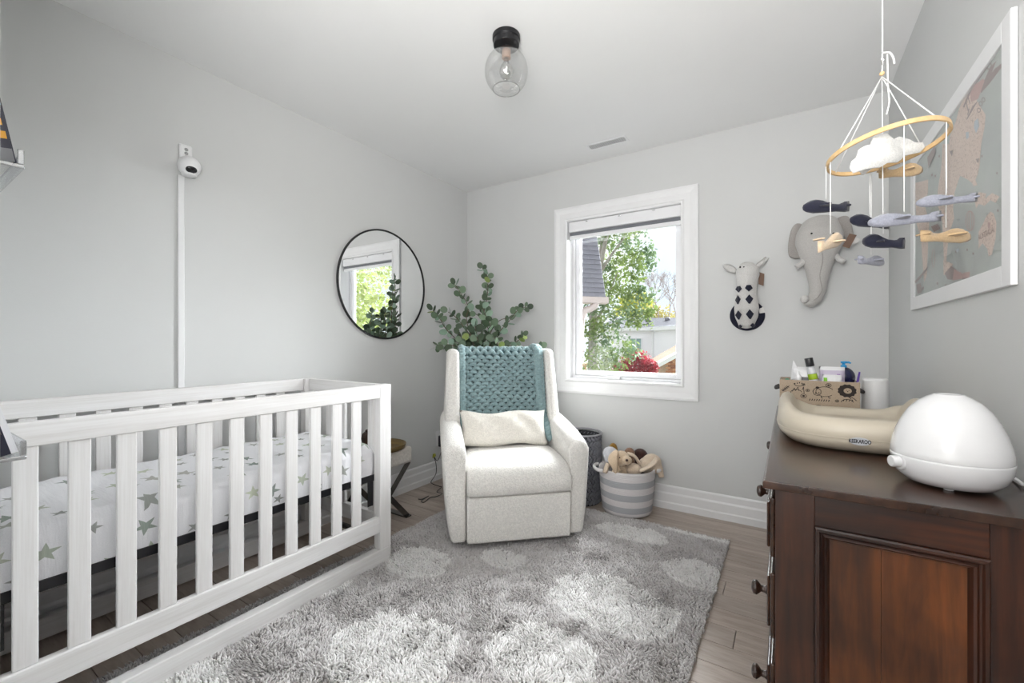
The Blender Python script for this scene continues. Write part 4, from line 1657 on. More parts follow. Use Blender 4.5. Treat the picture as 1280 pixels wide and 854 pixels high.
# great continent
mp(B([(110, 380), (150, 375), (190, 400), (230, 470), (262, 520), (255, 600), (235, 700), (222, 854), (0, 854), (40, 650), (75, 560), (95, 480)]), 0)
mp(A([(205, 0), (410, 0), (405, 90), (395, 160), (372, 215), (340, 190), (300, 170), (270, 260), (262, 340), (268, 400), (240, 480), (225, 640), (214, 640), (205, 420), (182, 330), (180, 250), (200, 120)]), 0)
mp(A([(350, 150), (378, 180), (392, 220), (372, 225), (352, 190)]), 0)
mp(A([(400, 255), (440, 265), (432, 292), (470, 262), (510, 280), (490, 315), (462, 300), (430, 330), (400, 320), (385, 345), (378, 300)]), 0)
# left continent
mp(A([(60, 210), (130, 190), (128, 260), (112, 330), (135, 420), (128, 560), (122, 700), (108, 740), (100, 640), (92, 520), (66, 420), (58, 300)]), 0)
# southern island continent
mp(A([(440, 385), (462, 360), (480, 372), (494, 420), (490, 500), (470, 590), (452, 600), (445, 560), (420, 530), (398, 560), (398, 470), (420, 430)]), 0)
mp(A([(210, 620), (262, 640), (235, 690), (212, 700)]), 0)
# big biplane at the top: wings, body, tail, wheels
mp(B([(322, 60), (330, 90), (300, 150), (200, 330), (178, 345), (245, 190), (290, 95)]), 1)
mp(B([(365, 195), (368, 215), (290, 320), (232, 385), (262, 310), (320, 230)]), 1)
mp(B([(330, 180), (300, 260), (235, 385), (225, 370), (290, 220)]), 1)
mp(B([(190, 330), (250, 290), (255, 310), (215, 420), (170, 440), (165, 380)]), 2)
mp(B([(185, 335), (128, 475), (120, 470), (150, 395)]), 1)
mp(B([(215, 430), (150, 545), (138, 555), (180, 465)]), 1)
for a, b in (((245, 210), (262, 250)), ((270, 190), (288, 240)), ((292, 170), (305, 220)), ((150, 400), (165, 450)), ((140, 440), (155, 500)), ((160, 480), (150, 520))):
    (x0, y0), (x1, y1) = a, b
    mp(B([(x0 - 3, y0), (x0 + 3, y0), (x1 + 3, y1), (x1 - 3, y1)]), 1)
for (cx, cy) in ((232, 450), (250, 425), (222, 490)):
    o_ = [(cx + 12 * math.cos(i * .524), cy + 16 * math.sin(i * .524)) for i in range(12)]
    i_ = [(cx + 8 * math.cos(i * .524), cy + 11 * math.sin(i * .524)) for i in range(12)]
    for i in range(12):
        j = (i + 1) % 12
        mp(B([o_[i], o_[j], i_[j], i_[i]]), 1)
mp(B([(195, 560), (218, 540), (225, 590), (205, 635), (192, 600)]), 3)
mp(B([(140, 630), (158, 625), (160, 660), (145, 675)]), 3)
# low aeroplane at the bottom
mp(A([(220, 690), (255, 650), (285, 672), (270, 690), (262, 725), (235, 722)]), 1)
mp(A([(270, 668), (335, 700), (355, 720), (262, 728)]), 2)
mp(A([(318, 688), (356, 680), (352, 715), (330, 705)]), 2)
mp(A([(310, 715), (350, 712), (364, 722), (320, 724)]), 1)
# airships / balloons in outline
for (cx, cy, rx, ry, n) in ((358, 410, 26, 55, 3), (162, 610, 9, 50, 1)):
    for s in range(n):
        k = (s + 1) / n
        for i in range(16):
            a0, a1 = i * math.pi / 8, (i + 1) * math.pi / 8
            q = [(cx + rx * k * math.cos(a0), cy + ry * math.sin(a0)), (cx + rx * k * math.cos(a1), cy + ry * math.sin(a1)),
                 (cx + (rx * k - 2.5) * math.cos(a1), cy + (ry - 3) * math.sin(a1)), (cx + (rx * k - 2.5) * math.cos(a0), cy + (ry - 3) * math.sin(a0))]
            mp(A(q), 2)
# helicopter-like and small motifs
mp(A([(56, 735), (100, 690), (132, 655), (128, 670), (96, 712), (66, 745)]), 1)
mp(A([(70, 750), (95, 742), (100, 790), (78, 800)]), 1)
mp(A([(100, 770), (110, 755), (112, 770), (102, 785)]), 1)
mp(A([(150, 440), (185, 425), (200, 450), (165, 470)]), 1)
mp(A([(455, 415), (470, 420), (462, 460), (455, 440)]), 2)
mp(A([(130, 70), (170, 5), (172, 50), (135, 130)]), 1)
mp(A([(250, 40), (268, 30), (262, 65)]), 1)
mp(A([(392, 80), (408, 75), (405, 100), (396, 95)]), 1)
for (x, y) in ((150, 160), (168, 165), (372, 580), (280, 570), (500, 150), (505, 350), (340, 560), (225, 750), (180, 740), (190, 60), (420, 60)):
    mp(A([(x, y), (x + 9, y - 3), (x + 8, y + 12), (x + 1, y + 9)]), 1)
mp(A([(285, 565), (302, 555), (300, 572), (288, 580)]), 3)
rel(pr, fr).build('map_print', [M_LAND, M_MAUVE, M_ROSE, M_PALE], fr)


# country name printed on the southern continent
cu = bpy.data.curves.new('country_name', 'FONT')
cu.body = 'AUSTRALIA'
cu.size = .021
cu.align_x = 'CENTER'
tmp = bpy.data.objects.new('country_name', cu)
link(tmp)
bpy.context.view_layer.update()
me = bpy.data.meshes.new_from_object(tmp.evaluated_get(bpy.context.evaluated_depsgraph_get()))
bpy.data.objects.remove(tmp)
me.materials.clear()
me.materials.append(flat('map_lettering', lin(140, 108, 98), .6))
t = bpy.data.objects.new('country_name', me)
link(t, fr)
q = at_x(1130 + 445 / 4.267, 180 + 492 / 4.267, XP) - fr.location
t.location = (q.x - .0032, q.y, q.z)
t.rotation_euler = (math.pi / 2, 0, -math.pi / 2)
rel(MB().box(XP - .0050, XP - .0044, FY0 + fw - .002, FY1 - fw + .002, FZ0 + fw - .002, FZ1 - fw + .002), fr).build('glazing', clear('picture_glass', (.985, .985, .985), .18, .02, .03), fr)

# ---------------------------------------------------------------- plush heads on the window wall
M_LINEN = fabric('white_linen', lin(214, 212, 210), 500, .3, .0015)
M_GREYL = fabric('grey_linen', lin(196, 193, 190), 500, .3, .0015)
M_GREYD = fabric('grey_linen_ear', lin(172, 167, 163), 500, .3, .0015)
M_NAVY = fabric('navy_felt', lin(26, 28, 48), 400, .3, .001)
M_FEYE = flat('bead_black', (.01, .01, .01), .2)
M_KRAFT = flat('brown_card_tag', lin(122, 98, 84), .8)
M_TAGW = flat('white_cloth_tag', lin(222, 220, 218), .8)

g0 = at_y(934, 397, YB)
gi = thing('giraffe_head', 'plush white giraffe head with navy patches mounted on the back wall', 'plush head', (g0.x, YB, g0.z))
RX = Matrix.Rotation(math.pi / 2, 3, 'X')
mb = MB().lathe([(0, .001), (.093, .001), (.096, .006), (.093, .012), (0, .012)], (.0, 0, 0.012), 48, RX @ Matrix.Diagonal((1, .98, 1)))
mb.build('plaque', M_NAVY, gi, smooth=False, bevel=.002)
W = lambda px, py, out: (at_y(px, py, YB - out) - gi.location)
# neck and head in one body
spine = [(W(933, 405, .055), (.040, .034)), (W(933, 396, .07), (.055, .045)), (W(933, 385, .085), (.059, .050)), (W(933, 373, .095), (.052, .046)), (W(933.5, 362, .10), (.046, .042)),
         (W(934, 352, .105), (.048, .044)), (W(934.5, 344, .105), (.056, .050)), (W(934, 337, .10), (.054, .050)), (W(933, 331, .095), (.034, .034))]
mb = MB()
pts = [p for p, _ in spine]
rd = [r for _, r in spine]
fine, fr_ = [], []
for i in range(len(pts) - 1):
    for k in range(4):
        t_ = k / 4
        fine.append(pts[i].lerp(pts[i + 1], t_))
        fr_.append((rd[i][0] * (1 - t_) + rd[i + 1][0] * t_, rd[i][1] * (1 - t_) + rd[i + 1][1] * t_))
fine.append(pts[-1]); fr_.append(rd[-1])
mb.tube(fine, [(b_ * 1.1, a_ * 1.12) for a_, b_ in fr_], 24)
mb.ball(pts[0], (.045, .05, .028), 20, 12)
mb.ball(pts[-1] + Vector((0, 0, -.002)), (.036, .036, .018), 20, 12)
body = mb.build('head_and_neck', M_LINEN, gi, remesh=.005)


def patch(px, py, w, h, kind=0):
    """navy diamond sewn on the neck, following its curve"""
    c = W(px, py, .12)
    # depth from the spine section
    zc_ = c.z
    j = min(range(len(fine)), key=lambda k: abs(fine[k].z - zc_))
    cx, cy = fine[j].x, fine[j].y
    rx_, ry_ = fr_[j]
    shape = [(-.5, .05), (-.25, .5), (.25, .5), (.5, .0), (0, -.55)] if kind else [(-.5, 0), (0, .55), (.5, 0.05), (.1, -.55), (-.1, -.5)]
    vs = []
    w *= 1.25
    low = .016 if py > 388 else .008
    for u, v_ in shape:
        x = c.x + u * w
        z = c.z + v_ * h
        jj = min(range(len(fine)), key=lambda k: abs(fine[k].z - z))
        rx2, ry2 = fr_[jj][0] * 1.12, fr_[jj][1] * 1.1
        q = max(-.97, min(.97, (x - fine[jj].x) / rx2))
        yy = fine[jj].y - ry2 * math.sqrt(1 - q * q) - low
        vs.append((x, yy, z))
    n = len(vs)
    vs2 = [(a, b + .016, c_) for a, b, c_ in vs]
    return MB().add(vs + vs2, [tuple(range(n)), tuple(range(2 * n - 1, n - 1, -1))] + [(i, (i + 1) % n, n + (i + 1) % n, n + i) for i in range(n)]).build('patch', M_NAVY, gi)


for (px, py, w, h, k) in ((923.5, 362, .030, .036, 1), (936.5, 361, .032, .036, 1), (922.5, 375, .026, .050, 0), (937, 374.5, .032, .050, 0), (923, 394, .030, .050, 0), (937.5, 393, .032, .052, 0), (924.5, 408, .022, .022, 0), (940.5, 406.5, .022, .024, 0)):
    patch(px, py, w, h, k)
for px in (925.3, 929.9):
    MB().ball(W(px, 334, .148), .0052, 12, 8).build('eye', M_FEYE, gi, smooth=True)


def leaf_ear(root, name, base, tip, width, nrm, mat, parent):
    base, tip, nrm = Vector(base), Vector(tip), Vector(nrm).normalized()
    ax = tip - base
    side = ax.cross(nrm).normalized()
    n = 10
    vs, fs = [], []
    for i in range(n + 1):
        t_ = i / n
        w_ = width * (math.sin(math.pi * min(1, t_ * .86 + .14)) ** .8)
        if i == n:
            w_ = .001
        c = base + ax * t_ + nrm * (.010 * math.sin(math.pi * t_))
        for u, d in ((-1, 0), (-.5, -.006), (0, -.010), (.5, -.006), (1, 0), (.5, .003), (0, .003), (-.5, .003)):
            vs.append(c + side * (u * w_) - nrm * d)
    for i in range(n):
        for j in range(8):
            q = (j + 1) % 8
            fs.append((i * 8 + j, i * 8 + q, (i + 1) * 8 + q, (i + 1) * 8 + j))
    fs += [tuple(range(8)), tuple(n * 8 + j for j in reversed(range(8)))]
    MB().add(vs, fs).build(name, mat, parent, smooth=True)


leaf_ear(gi, 'ear', W(920, 340, .085), W(903, 331, .075), .022, (.1, -1, .1), M_LINEN, gi)
leaf_ear(gi, 'ear', W(942, 338, .085), W(961, 323, .075), .018, (-.3, -1, .4), M_LINEN, gi)
MB().tube([W(939, 338, .08), W(948, 330, .075), W(957, 321.5, .07)], [.008, .006, .004], 8).build('horn', M_GREYL, gi, smooth=True)
a = W(951, 347, .07)
MB().hexa([a + Vector((-.012, 0, -.038)), a + Vector((.014, 0, -.050)), a + Vector((.014, .002, -.050)), a + Vector((-.012, .002, -.038))],
          [a + Vector((-.010, 0, .034)), a + Vector((.018, 0, .020)), a + Vector((.018, .002, .020)), a + Vector((-.010, .002, .034))]).build('card_tag', M_KRAFT, gi)
a = W(952.5, 388, .020)
MB().hexa([a + Vector((-.012, 0, -.018)), a + Vector((.016, 0, -.014)), a + Vector((.016, .003, -.014)), a + Vector((-.012, .003, -.018))],
          [a + Vector((-.018, 0, .008)), a + Vector((.006, 0, .020)), a + Vector((.006, .003, .020)), a + Vector((-.018, .003, .008))]).build('cloth_tag', M_TAGW, gi)

e0 = at_y(1022, 300, YB)
el = thing('elephant_head', 'plush grey elephant head with long trunk mounted on the back wall', 'plush head', (e0.x, YB, e0.z))
W = lambda px, py, out: (at_y(px, py, YB - out) - el.location)
mb = MB()
sp_ = [(W(1025, 280, .07), (.085, .055)), (W(1024, 292, .085), (.108, .070)), (W(1023.5, 304, .095), (.110, .075)), (W(1023, 316, .10), (.092, .068)), (W(1022.5, 328, .105), (.072, .058)),
       (W(1022.5, 340, .11), (.056, .048)), (W(1022.5, 352, .11), (.045, .040)), (W(1022, 364, .11), (.038, .036)), (W(1019, 373, .115), (.034, .033)), (W(1013, 378, .13), (.030, .028)), (W(1009, 375.5, .15), (.026, .024))]
pts = [p for p, _ in sp_]
rd = [r for _, r in sp_]
fine, fr_ = [], []
for i in range(len(pts) - 1):
    for k in range(4):
        t_ = k / 4
        fine.append(pts[i].lerp(pts[i + 1], t_))
        fr_.append((rd[i][0] * (1 - t_) + rd[i + 1][0] * t_, rd[i][1] * (1 - t_) + rd[i + 1][1] * t_))
fine.append(pts[-1]); fr_.append(rd[-1])
mb.tube(fine, [(b_ * 1.05, a_) for a_, b_ in fr_], 28)
mb.ball(W(1025, 281, .07), (.086, .058, .052), 24, 14)
mb.tube([(W(1027, 300, .07)), (W(1027, 300, .004))], .07, 20)
mb.build('head_and_trunk', M_GREYL, el, remesh=.006)
MB().ball(pts[-1] + Vector((-.012, -.01, .006)), (.020, .020, .022), 16, 10).build('trunk_tip', M_LINEN, el, smooth=True)
# seam along the trunk
sm = []
for i in range(2, len(fine) - 3):
    sm.append(fine[i] + Vector((.012 + .006 * math.sin(i * .5), -fr_[i][1] - .0005, 0)))
MB().tube(sm, .0022, 6).build('seam', M_GREYD, el, smooth=True)
for px in (1014.5, 1041.8):
    MB().ball(W(px, 292, .166), .0052, 12, 8).build('eye', M_FEYE, el, smooth=True)


def big_ear(outline, out0, out1, name):
    """floppy ear: fan from a fold line, outline in clockwise points with own standing-off distance"""
    P = [W(px, py, o_) for px, py, o_ in outline]
    n = len(P)
    c = sum(P, Vector()) / n + Vector((0, -.012, 0))
    vs = P + [p + Vector((0, .010, 0)) for p in P] + [c, c + Vector((0, .012, 0))]
    fs = [(i, (i + 1) % n, 2 * n) for i in range(n)] + [(n + (i + 1) % n, n + i, 2 * n + 1) for i in range(n)] + [(i, n + i, n + (i + 1) % n, (i + 1) % n) for i in range(n)]
    return MB().add(vs, fs).build(name, M_GREYD, el, smooth=True, subsurf=2)


big_ear([(1008, 283, .06), (1000, 277, .09), (992, 279, .10), (987, 290, .09), (984, 308, .07), (985, 322, .05), (992, 324, .05), (998, 324, .055), (1004, 322, .06), (1006, 314, .06), (1001, 300, .06)], 0, 0, 'ear')
big_ear([(1040, 283, .06), (1044, 272, .09), (1056, 268, .09), (1063, 270, .09), (1066, 284, .08), (1069, 300, .06), (1064, 306, .05), (1056, 296, .06), (1049, 298, .06)], 0, 0, 'ear')
MB().tube(smooth_path([W(1007, 320, .10), W(1003, 329, .13), W(996, 333, .15)]), [.014] * 13, 12).build('tusk', M_LINEN, el, smooth=True)
MB().tube(smooth_path([W(1042, 316, .10), W(1049, 324, .13), W(1055, 327, .15)]), [.014] * 13, 12).build('tusk', M_LINEN, el, smooth=True)
a = W(1063, 300, .13)
MB().hexa([a + Vector((-.034, 0, -.030)), a + Vector((-.004, 0, -.044)), a + Vector((-.004, .002, -.044)), a + Vector((-.034, .002, -.030))],
          [a + Vector((-.004, 0, .034)), a + Vector((.026, 0, .022)), a + Vector((.026, .002, .022)), a + Vector((-.004, .002, .034))]).build('card_tag', M_KRAFT, el)
a = W(1069, 301, .12)
MB().hexa([a + Vector((-.02, 0, -.022)), a + Vector((.010, 0, -.010)), a + Vector((.010, .002, -.010)), a + Vector((-.02, .002, -.022))],
          [a + Vector((-.006, 0, .022)), a + Vector((.022, 0, .006)), a + Vector((.022, .002, .006)), a + Vector((-.006, .002, .022))]).build('cloth_tag', M_TAGW, el)

# ---------------------------------------------------------------- mobile
mc = at(1106, 186.5, 1.05)
mo = thing('baby_mobile', 'hanging baby mobile with wooden ring, felt clouds and small felt aeroplanes', 'mobile', mc)
M_HOOP = wood('pale_hoop_wood', lin(206, 168, 116), lin(224, 192, 146), (20, 20, 20), 1, .45, .05)
M_STR = flat('white_cotton_string', lin(232, 232, 232), .8)
M_TAN = fabric('tan_felt', lin(204, 174, 134), 500, .3, .001)
M_CREAMF = fabric('pale_tan_felt', lin(220, 196, 166), 500, .3, .001)
M_GREYF = fabric('grey_felt', lin(150, 152, 164), 260, .5, .001)
M_WHITEF = fabric('white_felt', lin(236, 235, 232), 400, .3, .001)
Rv, Fv, Uv = Vector((CS, SN, 0)), Vector((-SN, CS, 0)), Vector((0, 0, 1))
hoop_n = Vector((-.1417, .0785, .9868)).normalized()
e1 = (Rv - hoop_n * Rv.dot(hoop_n)).normalized()
e2 = hoop_n.cross(e1).normalized()
en = e1.cross(e2).normalized()
rr = .115
vs, fs = [], []
n = 72
for i in range(n):
    a = 2 * math.pi * i / n
    d = e1 * math.cos(a) + e2 * math.sin(a)
    for (r_o, h_o) in ((rr - .0025, -.0055), (rr + .0025, -.0055), (rr + .0025, .0055), (rr - .0025, .0055)):
        vs.append(d * r_o + en * h_o)
for i in range(n):
    q = (i + 1) % n
    for j in range(4):
        w_ = (j + 1) % 4
        fs.append((i * 4 + j, i * 4 + w_, q * 4 + w_, q * 4 + j))
MB().add(vs, fs).build('wooden_ring', M_HOOP, mo, bevel=.001, angle=30)
L = lambda px, py, d=1.05: at(px, py, d) - mc
apex = L(1102.5, 96)
kr = L(1103, 74)
hook = at(1103, 0, 1.05)
top = Vector((hook.x, hook.y, ZC - .003)) - mc
mb = MB()
mb.tube([top, L(1103, 62), apex + Vector((0, 0, .004))], .0016, 6)
mb.tube(smooth_path([L(1104, 66), L(1112, 66), L(1116.5, 72), L(1118, 80)]), .0022, 6)
mb.tube(smooth_path([L(1109, 68), L(1109.5, 85), L(1110, 108), L(1111.5, 128), L(1108, 143)]), .0018, 6)
for a in (math.pi, math.pi * .05, math.pi * .62, math.pi * 1.55):
    d = e1 * math.cos(a) + e2 * math.sin(a)
    mb.tube([apex, d * rr], .0013, 6)
mb.build('string', M_STR, mo, smooth=True)
MB().tube([kr + (Rv * math.cos(a) * .6 + Fv * math.cos(a) * .5 + Uv * math.sin(a)).normalized() * .0155 for a in [i * 2 * math.pi / 28 for i in range(28)]], .0011, 6, closed=True).build('split_ring', M_CHROME, mo, smooth=True)
MB().ball(L(1102.5, 92), (.0055, .0055, .005), 14, 10).build('wooden_bead', M_HOOP, mo, smooth=True)
MB().lathe([(0, 0), (.004, 0), (.004, -.006), (.002, -.010), (0, -.010)], top + Vector((0, 0, .003)), 12).build('ceiling_hook', M_WHITEP, mo, smooth=True)


def felt(name, outline_px, d, mat, depth=.008, yaw=0.0, inset=.80):
    """soft felt piece from an outline, facing roughly the room; yaw turns it about its own upright axis"""
    P = [at(px, py, d) - mc for px, py in outline_px]
    c = sum(P, Vector()) / len(P)
    RM = Matrix.Rotation(yaw, 3, 'Z')
    P = [c + RM @ (p - c) for p in P]
    nrm = RM @ Fv
    k = len(P)
    inner = [c + (p - c) * inset for p in P]
    vs = [p for p in P] + [p - nrm * depth / 2 for p in inner] + [p + nrm * depth / 2 for p in inner]
    fs = []
    for i in range(k):
        j = (i + 1) % k
        fs.append((i, j, k + j, k + i))
        fs.append((j, i, 2 * k + i, 2 * k + j))
    fs.append(tuple(k + i for i in range(k)))
    fs.append(tuple(2 * k + i for i in reversed(range(k))))
    return MB().add(vs, fs).build(name, mat, mo, smooth=True, angle=50), c, nrm, RM


def cpx(L_, ox, oy, sx, sy):
    return [(ox + x * sx, oy + y * sy) for x, y in L_]


# side view of the little plane, nose at x=0, tail at x=1
PL = [(0, .55), (.02, .38), (.10, .22), (.17, .10), (.28, .04), (.38, .08), (.50, .24), (.62, .36), (.78, .40), (.88, .36), (.94, .20), (.99, .18), (1.0, .40), (.99, .86), (.90, .90), (.70, .86), (.45, .92), (.22, .95), (.08, .86), (.01, .72)]
cloud = [(0, .88), (.03, .72), (.12, .62), (.16, .44), (.28, .34), (.38, .30), (.44, .12), (.56, .02), (.70, .03), (.80, .14), (.84, .28), (.94, .34), (1.0, .46), (.98, .60), (.88, .70), (.70, .72), (.55, .84), (.35, .88), (.18, .95), (.06, 1.0)]
felt('cloud', cpx(cloud, 1059, 165, 74, 53), 1.00, M_WHITEF, .006, .10, .96)
felt('cloud', [(1077 + x, 171 + y) for x, y in [(0, 42), (2, 30), (20, 18), (34, 6), (46, 0), (58, 4), (64, 8), (74, 9), (76, 15), (70, 21), (50, 25), (30, 30), (16, 38), (4, 47)]], 1.06, M_WHITEF, .006, -.1, .96)


def tilt(L_, deg, cx=.5, cy=.5, asp=1.0):
    return L_


def plane(ox, oy, w, h, d, mat, flip=False, slope=0.0, yaw=0.0, hang=None, wing=True):
    pts = []
    for x, y in PL:
        xx = 1 - x if flip else x
        pts.append((ox + xx * w, oy + y * h + slope * (xx - .5) * w))
    b, c, nrm, RM = felt('felt_plane', pts, d, mat, .012, yaw)
    wd = RM @ Rv
    sgn = -1 if flip else 1
    if wing:
        wl_ = w / FPX * d
        # wing goes through the body, front to back
        root_ = c + wd * (-sgn * wl_ * .08) + Uv * (-.001)
        hw = wl_ * .10
        vs, fs = [], []
        m = 14
        for i in range(m):
            a = 2 * math.pi * i / m
            vs.append(root_ + wd * (hw * math.cos(a)) + nrm * (wl_ * .24 * math.sin(a)) + Uv * .0018)
        for i in range(m):
            vs.append(vs[i] - Uv * .0036)
        fs = [tuple(range(m)), tuple(range(2 * m - 1, m - 1, -1))] + [(i, (i + 1) % m, m + (i + 1) % m, m + i) for i in range(m)]
        MB().add(vs, fs).build('wing', mat, b)
        tl = c + wd * (sgn * wl_ * .44)
        vs = [tl + wd * (hw * .45 * math.cos(2 * math.pi * i / m)) + nrm * (wl_ * .11 * math.sin(2 * math.pi * i / m)) + Uv * .0015 for i in range(m)]
        vs += [v_ - Uv * .003 for v_ in vs]
        MB().add(vs, fs).build('tail_fin', mat, b)
        MB().tube([c - wd * (sgn * wl_ * .50) + nrm * .008, c - wd * (sgn * wl_ * .50) - nrm * .008], .0015, 6).build('propeller', mat, b) if False else None
    if hang is not None:
        top_ = Vector((c.x, c.y, hang)) if isinstance(hang, float) else Vector(hang)
        MB().tube([top_, c + Uv * (h / FPX * d * .45)], .0011, 6).build('thread', M_STR, mo, smooth=True)
    return c


rp = lambda a: (e1 * math.cos(a) + e2 * math.sin(a)) * rr
dl = lambda p: (p + mc - Vector((0, 0, EYE))).dot(Fv)


def on_ring(px, near):
    best = None
    for i in range(1440):
        a = 2 * math.pi * i / 1440
        p = rp(a)
        d_ = dl(p)
        x = 640 + FPX * (p + mc).dot(Rv) / d_
        e_ = abs(x - px) + (1.5 if (math.sin(a) < 0) != near else 0)
        if best is None or e_ < best[0]:
            best = (e_, d_, p)
    return best[1], best[2].z



def hung(ox, oy, w, h, near, mat, **kw):
    d_, z_ = on_ring(ox + w / 2, near)
    return plane(ox, oy, w, h, d_, mat, hang=float(z_), **kw)


hung(1003, 248.5, 59, 19, True, M_NAVY, slope=-.02)
hung(1008, 292, 60, 21, False, M_CREAMF, flip=True, slope=-.30, yaw=.5)
hung(1062, 268, 50, 18, False, M_NAVY, slope=.12)
hung(1090, 264, 80, 19, True, M_GREYF, slope=-.05, yaw=-.2)
c_ = plane(1083, 292, 42, 20, 1.05, M_NAVY, slope=.18, hang=apex, yaw=-.5)
hung(1065, 318, 48, 15, False, M_GREYF, flip=True, yaw=.3)
hung(1098, 204, 56, 19, False, M_TAN, flip=True, slope=-.10)
hung(1150, 241, 66, 17, False, M_GREYF, slope=-.05, yaw=-.2)
hung(1144, 284, 77, 21, True, M_TAN, flip=True, slope=-.03, yaw=.15)

# ---------------------------------------------------------------- toy basket
tb_c = Vector((-.895, 2.770, .016))
tb = thing('toy_basket', 'white rope toy basket with pale grey stripes full of plush animals', 'basket', tb_c)


def rope_mat(name, cols):
    N = Nodes(name)
    v = N.coords()
    s = N.n.new('ShaderNodeSeparateXYZ')
    N.link(v, s.inputs[0])
    z = s.outputs[2]
    coil = N.math('SINE', N.math('MULTIPLY', z, 2 * math.pi / .0085))
    n = N.noise(v, 160, 3, .6)
    rp_ = N.n.new('ShaderNodeValToRGB')
    rp_.color_ramp.interpolation = 'CONSTANT'
    e = rp_.color_ramp.elements
    while len(e) < len(cols):
        e.new(.5)
    for el_, (p, c) in zip(e, cols):
        el_.position = p
        el_.color = (*c, 1)
    N.link(N.math('MULTIPLY', z, 1 / .285), rp_.inputs[0])
    sp_ = N.mix(N.math('MULTIPLY', n, .25), rp_.outputs[0], lin(150, 150, 155))
    N.link(sp_, N.b.inputs['Base Color'])
    N.b.inputs['Roughness'].default_value = .9
    N.bump(N.math('ADD', coil, n), .35, .003)
    return N.m


WH, GR = lin(226, 222, 222), lin(178, 179, 184)
M_ROPE = rope_mat('striped_rope', [(0, WH), (.10, GR), (.235, WH), (.375, GR), (.515, WH), (.655, GR), (.795, WH)])
tH, r0, r1 = .282, .158, .178
prof = [(0, 0), (r0 - .02, 0), (r0 - .004, .006), (r0, .02), (r0 + .012, .12), (r1, tH - .01), (r1, tH), (r1 - .006, tH + .004), (r1 - .012, tH), (r0, .12), (r0 - .012, .02), (0, .012)]
MB().lathe(prof, seg=56).build('basket_body', M_ROPE, tb, smooth=True)
hd = Vector((-CS, -SN * .98, 0)).normalized()
for s in (1, -1):
    t_ = Vector((-hd.y, hd.x, 0))
    pts = []
    for i in range(13):
        a = math.pi * i / 12
        pts.append(hd * s * (r1 - .006 + .040 * math.sin(a)) + t_ * (.075 * math.cos(a)) + Vector((0, 0, tH - .006)))
    MB().tube(pts, [(.009, .012)] * 13, 10).build('handle', flat('rope_handle', WH, .9, bump=(200, .3, .002)), tb, smooth=True)

TZ = tb_c.z + .17         # toys sit on others deeper in the basket; their bellies start here


def plush(name, label, loc, cat='plush toy'):
    return thing(name, label, cat, loc)


def fur(name, col):
    return fabric(name, col, 330, .8, .003)


M_BEIGE, M_BEIGE2 = fur('beige_plush', lin(216, 192, 164)), fur('cream_plush', lin(228, 208, 186))
M_GREYP, M_GREYP2 = fur('grey_plush', lin(168, 164, 164)), fur('pale_grey_plush', lin(200, 200, 206))
M_BROWN, M_TANP, M_GOLDP = fur('dark_brown_plush', lin(64, 36, 30)), fur('tan_plush', lin(150, 116, 94)), fur('mustard_plush', lin(146, 108, 30))
bd = lambda px, py, d: at(px, py, d)
# beige dog with floppy ears
D0 = 2.66
o = plush('plush_dog', 'beige plush dog with floppy ears and dark nose, front of the toy basket', (bd(775, 590, 2.72).x, bd(775, 590, 2.72).y, .235))
O = Vector(o.location)
mb = MB()
hc_ = bd(777, 573, 2.71) - O
mb.ball(hc_, (.048, .050, .048), 20, 14)
mz = bd(784, 576, 2.66) - O
mb.ball(mz, (.030, .036, .028), 18, 12)
mb.ball(bd(777, 590, 2.76) - O, (.050, .050, .045), 18, 12)
mb.tube([bd(774, 585, 2.70) - O, bd(768, 592, 2.69) - O], [.026, .024], 14)
mb.build('body', M_BEIGE, o, remesh=.006)
leaf = lambda P, W_, mat, nm, par: MB().tube(smooth_path(P, 5), [(max(.006, W_ * math.sin(math.pi * (i / (5 * (len(P) - 1)) * .82 + .14))), .010) for i in range(5 * (len(P) - 1) + 1)], 14).build(nm, mat, par, smooth=True)
leaf([bd(771, 564, 2.70) - O, bd(766, 571, 2.68) - O, bd(767, 580, 2.66) - O, bd(770, 590, 2.66) - O], .034, M_BEIGE, 'ear', o)
leaf([bd(784, 567, 2.73) - O, bd(791, 569, 2.72) - O, bd(796, 574, 2.72) - O, bd(799, 580, 2.72) - O], .026, M_BEIGE2, 'ear', o)
MB().ball(bd(783.5, 575.5, 2.625) - O, (.009, .008, .008), 12, 8).build('nose', M_BROWN, o, smooth=True)
MB().ball(bd(774.5, 572, 2.66) - O, (.004, .004, .004), 10, 6).build('eye', M_FEYE, o, smooth=True)
# cream rabbit-like toy lying on its back, big ear over the rim
o = plush('plush_rabbit', 'cream plush toy slumped over the right side of the toy basket, long limb hanging out', (bd(808, 585, 2.80).x, bd(808, 585, 2.80).y, .235))
O = Vector(o.location)
mb = MB()
mb.ball(bd(812, 582, 2.80) - O, (.075, .065, .055), 22, 14)
mb.ball(bd(792, 587, 2.72) - O, (.050, .045, .040), 18, 12)
mb.ball(bd(815, 577, 2.80) - O, (.060, .055, .050), 18, 12)
mb.tube([bd(820, 575, 2.78) - O, bd(824, 585, 2.77) - O, bd(827, 597, 2.76) - O], [.028, .022, .018], 14)
mb.build('body', M_BEIGE2, o, remesh=.006)
leaf([bd(800, 589, 2.66) - O, bd(808, 585, 2.65) - O, bd(816, 580, 2.66) - O, bd(820, 573, 2.70) - O], .042, M_BEIGE2, 'ear', o)
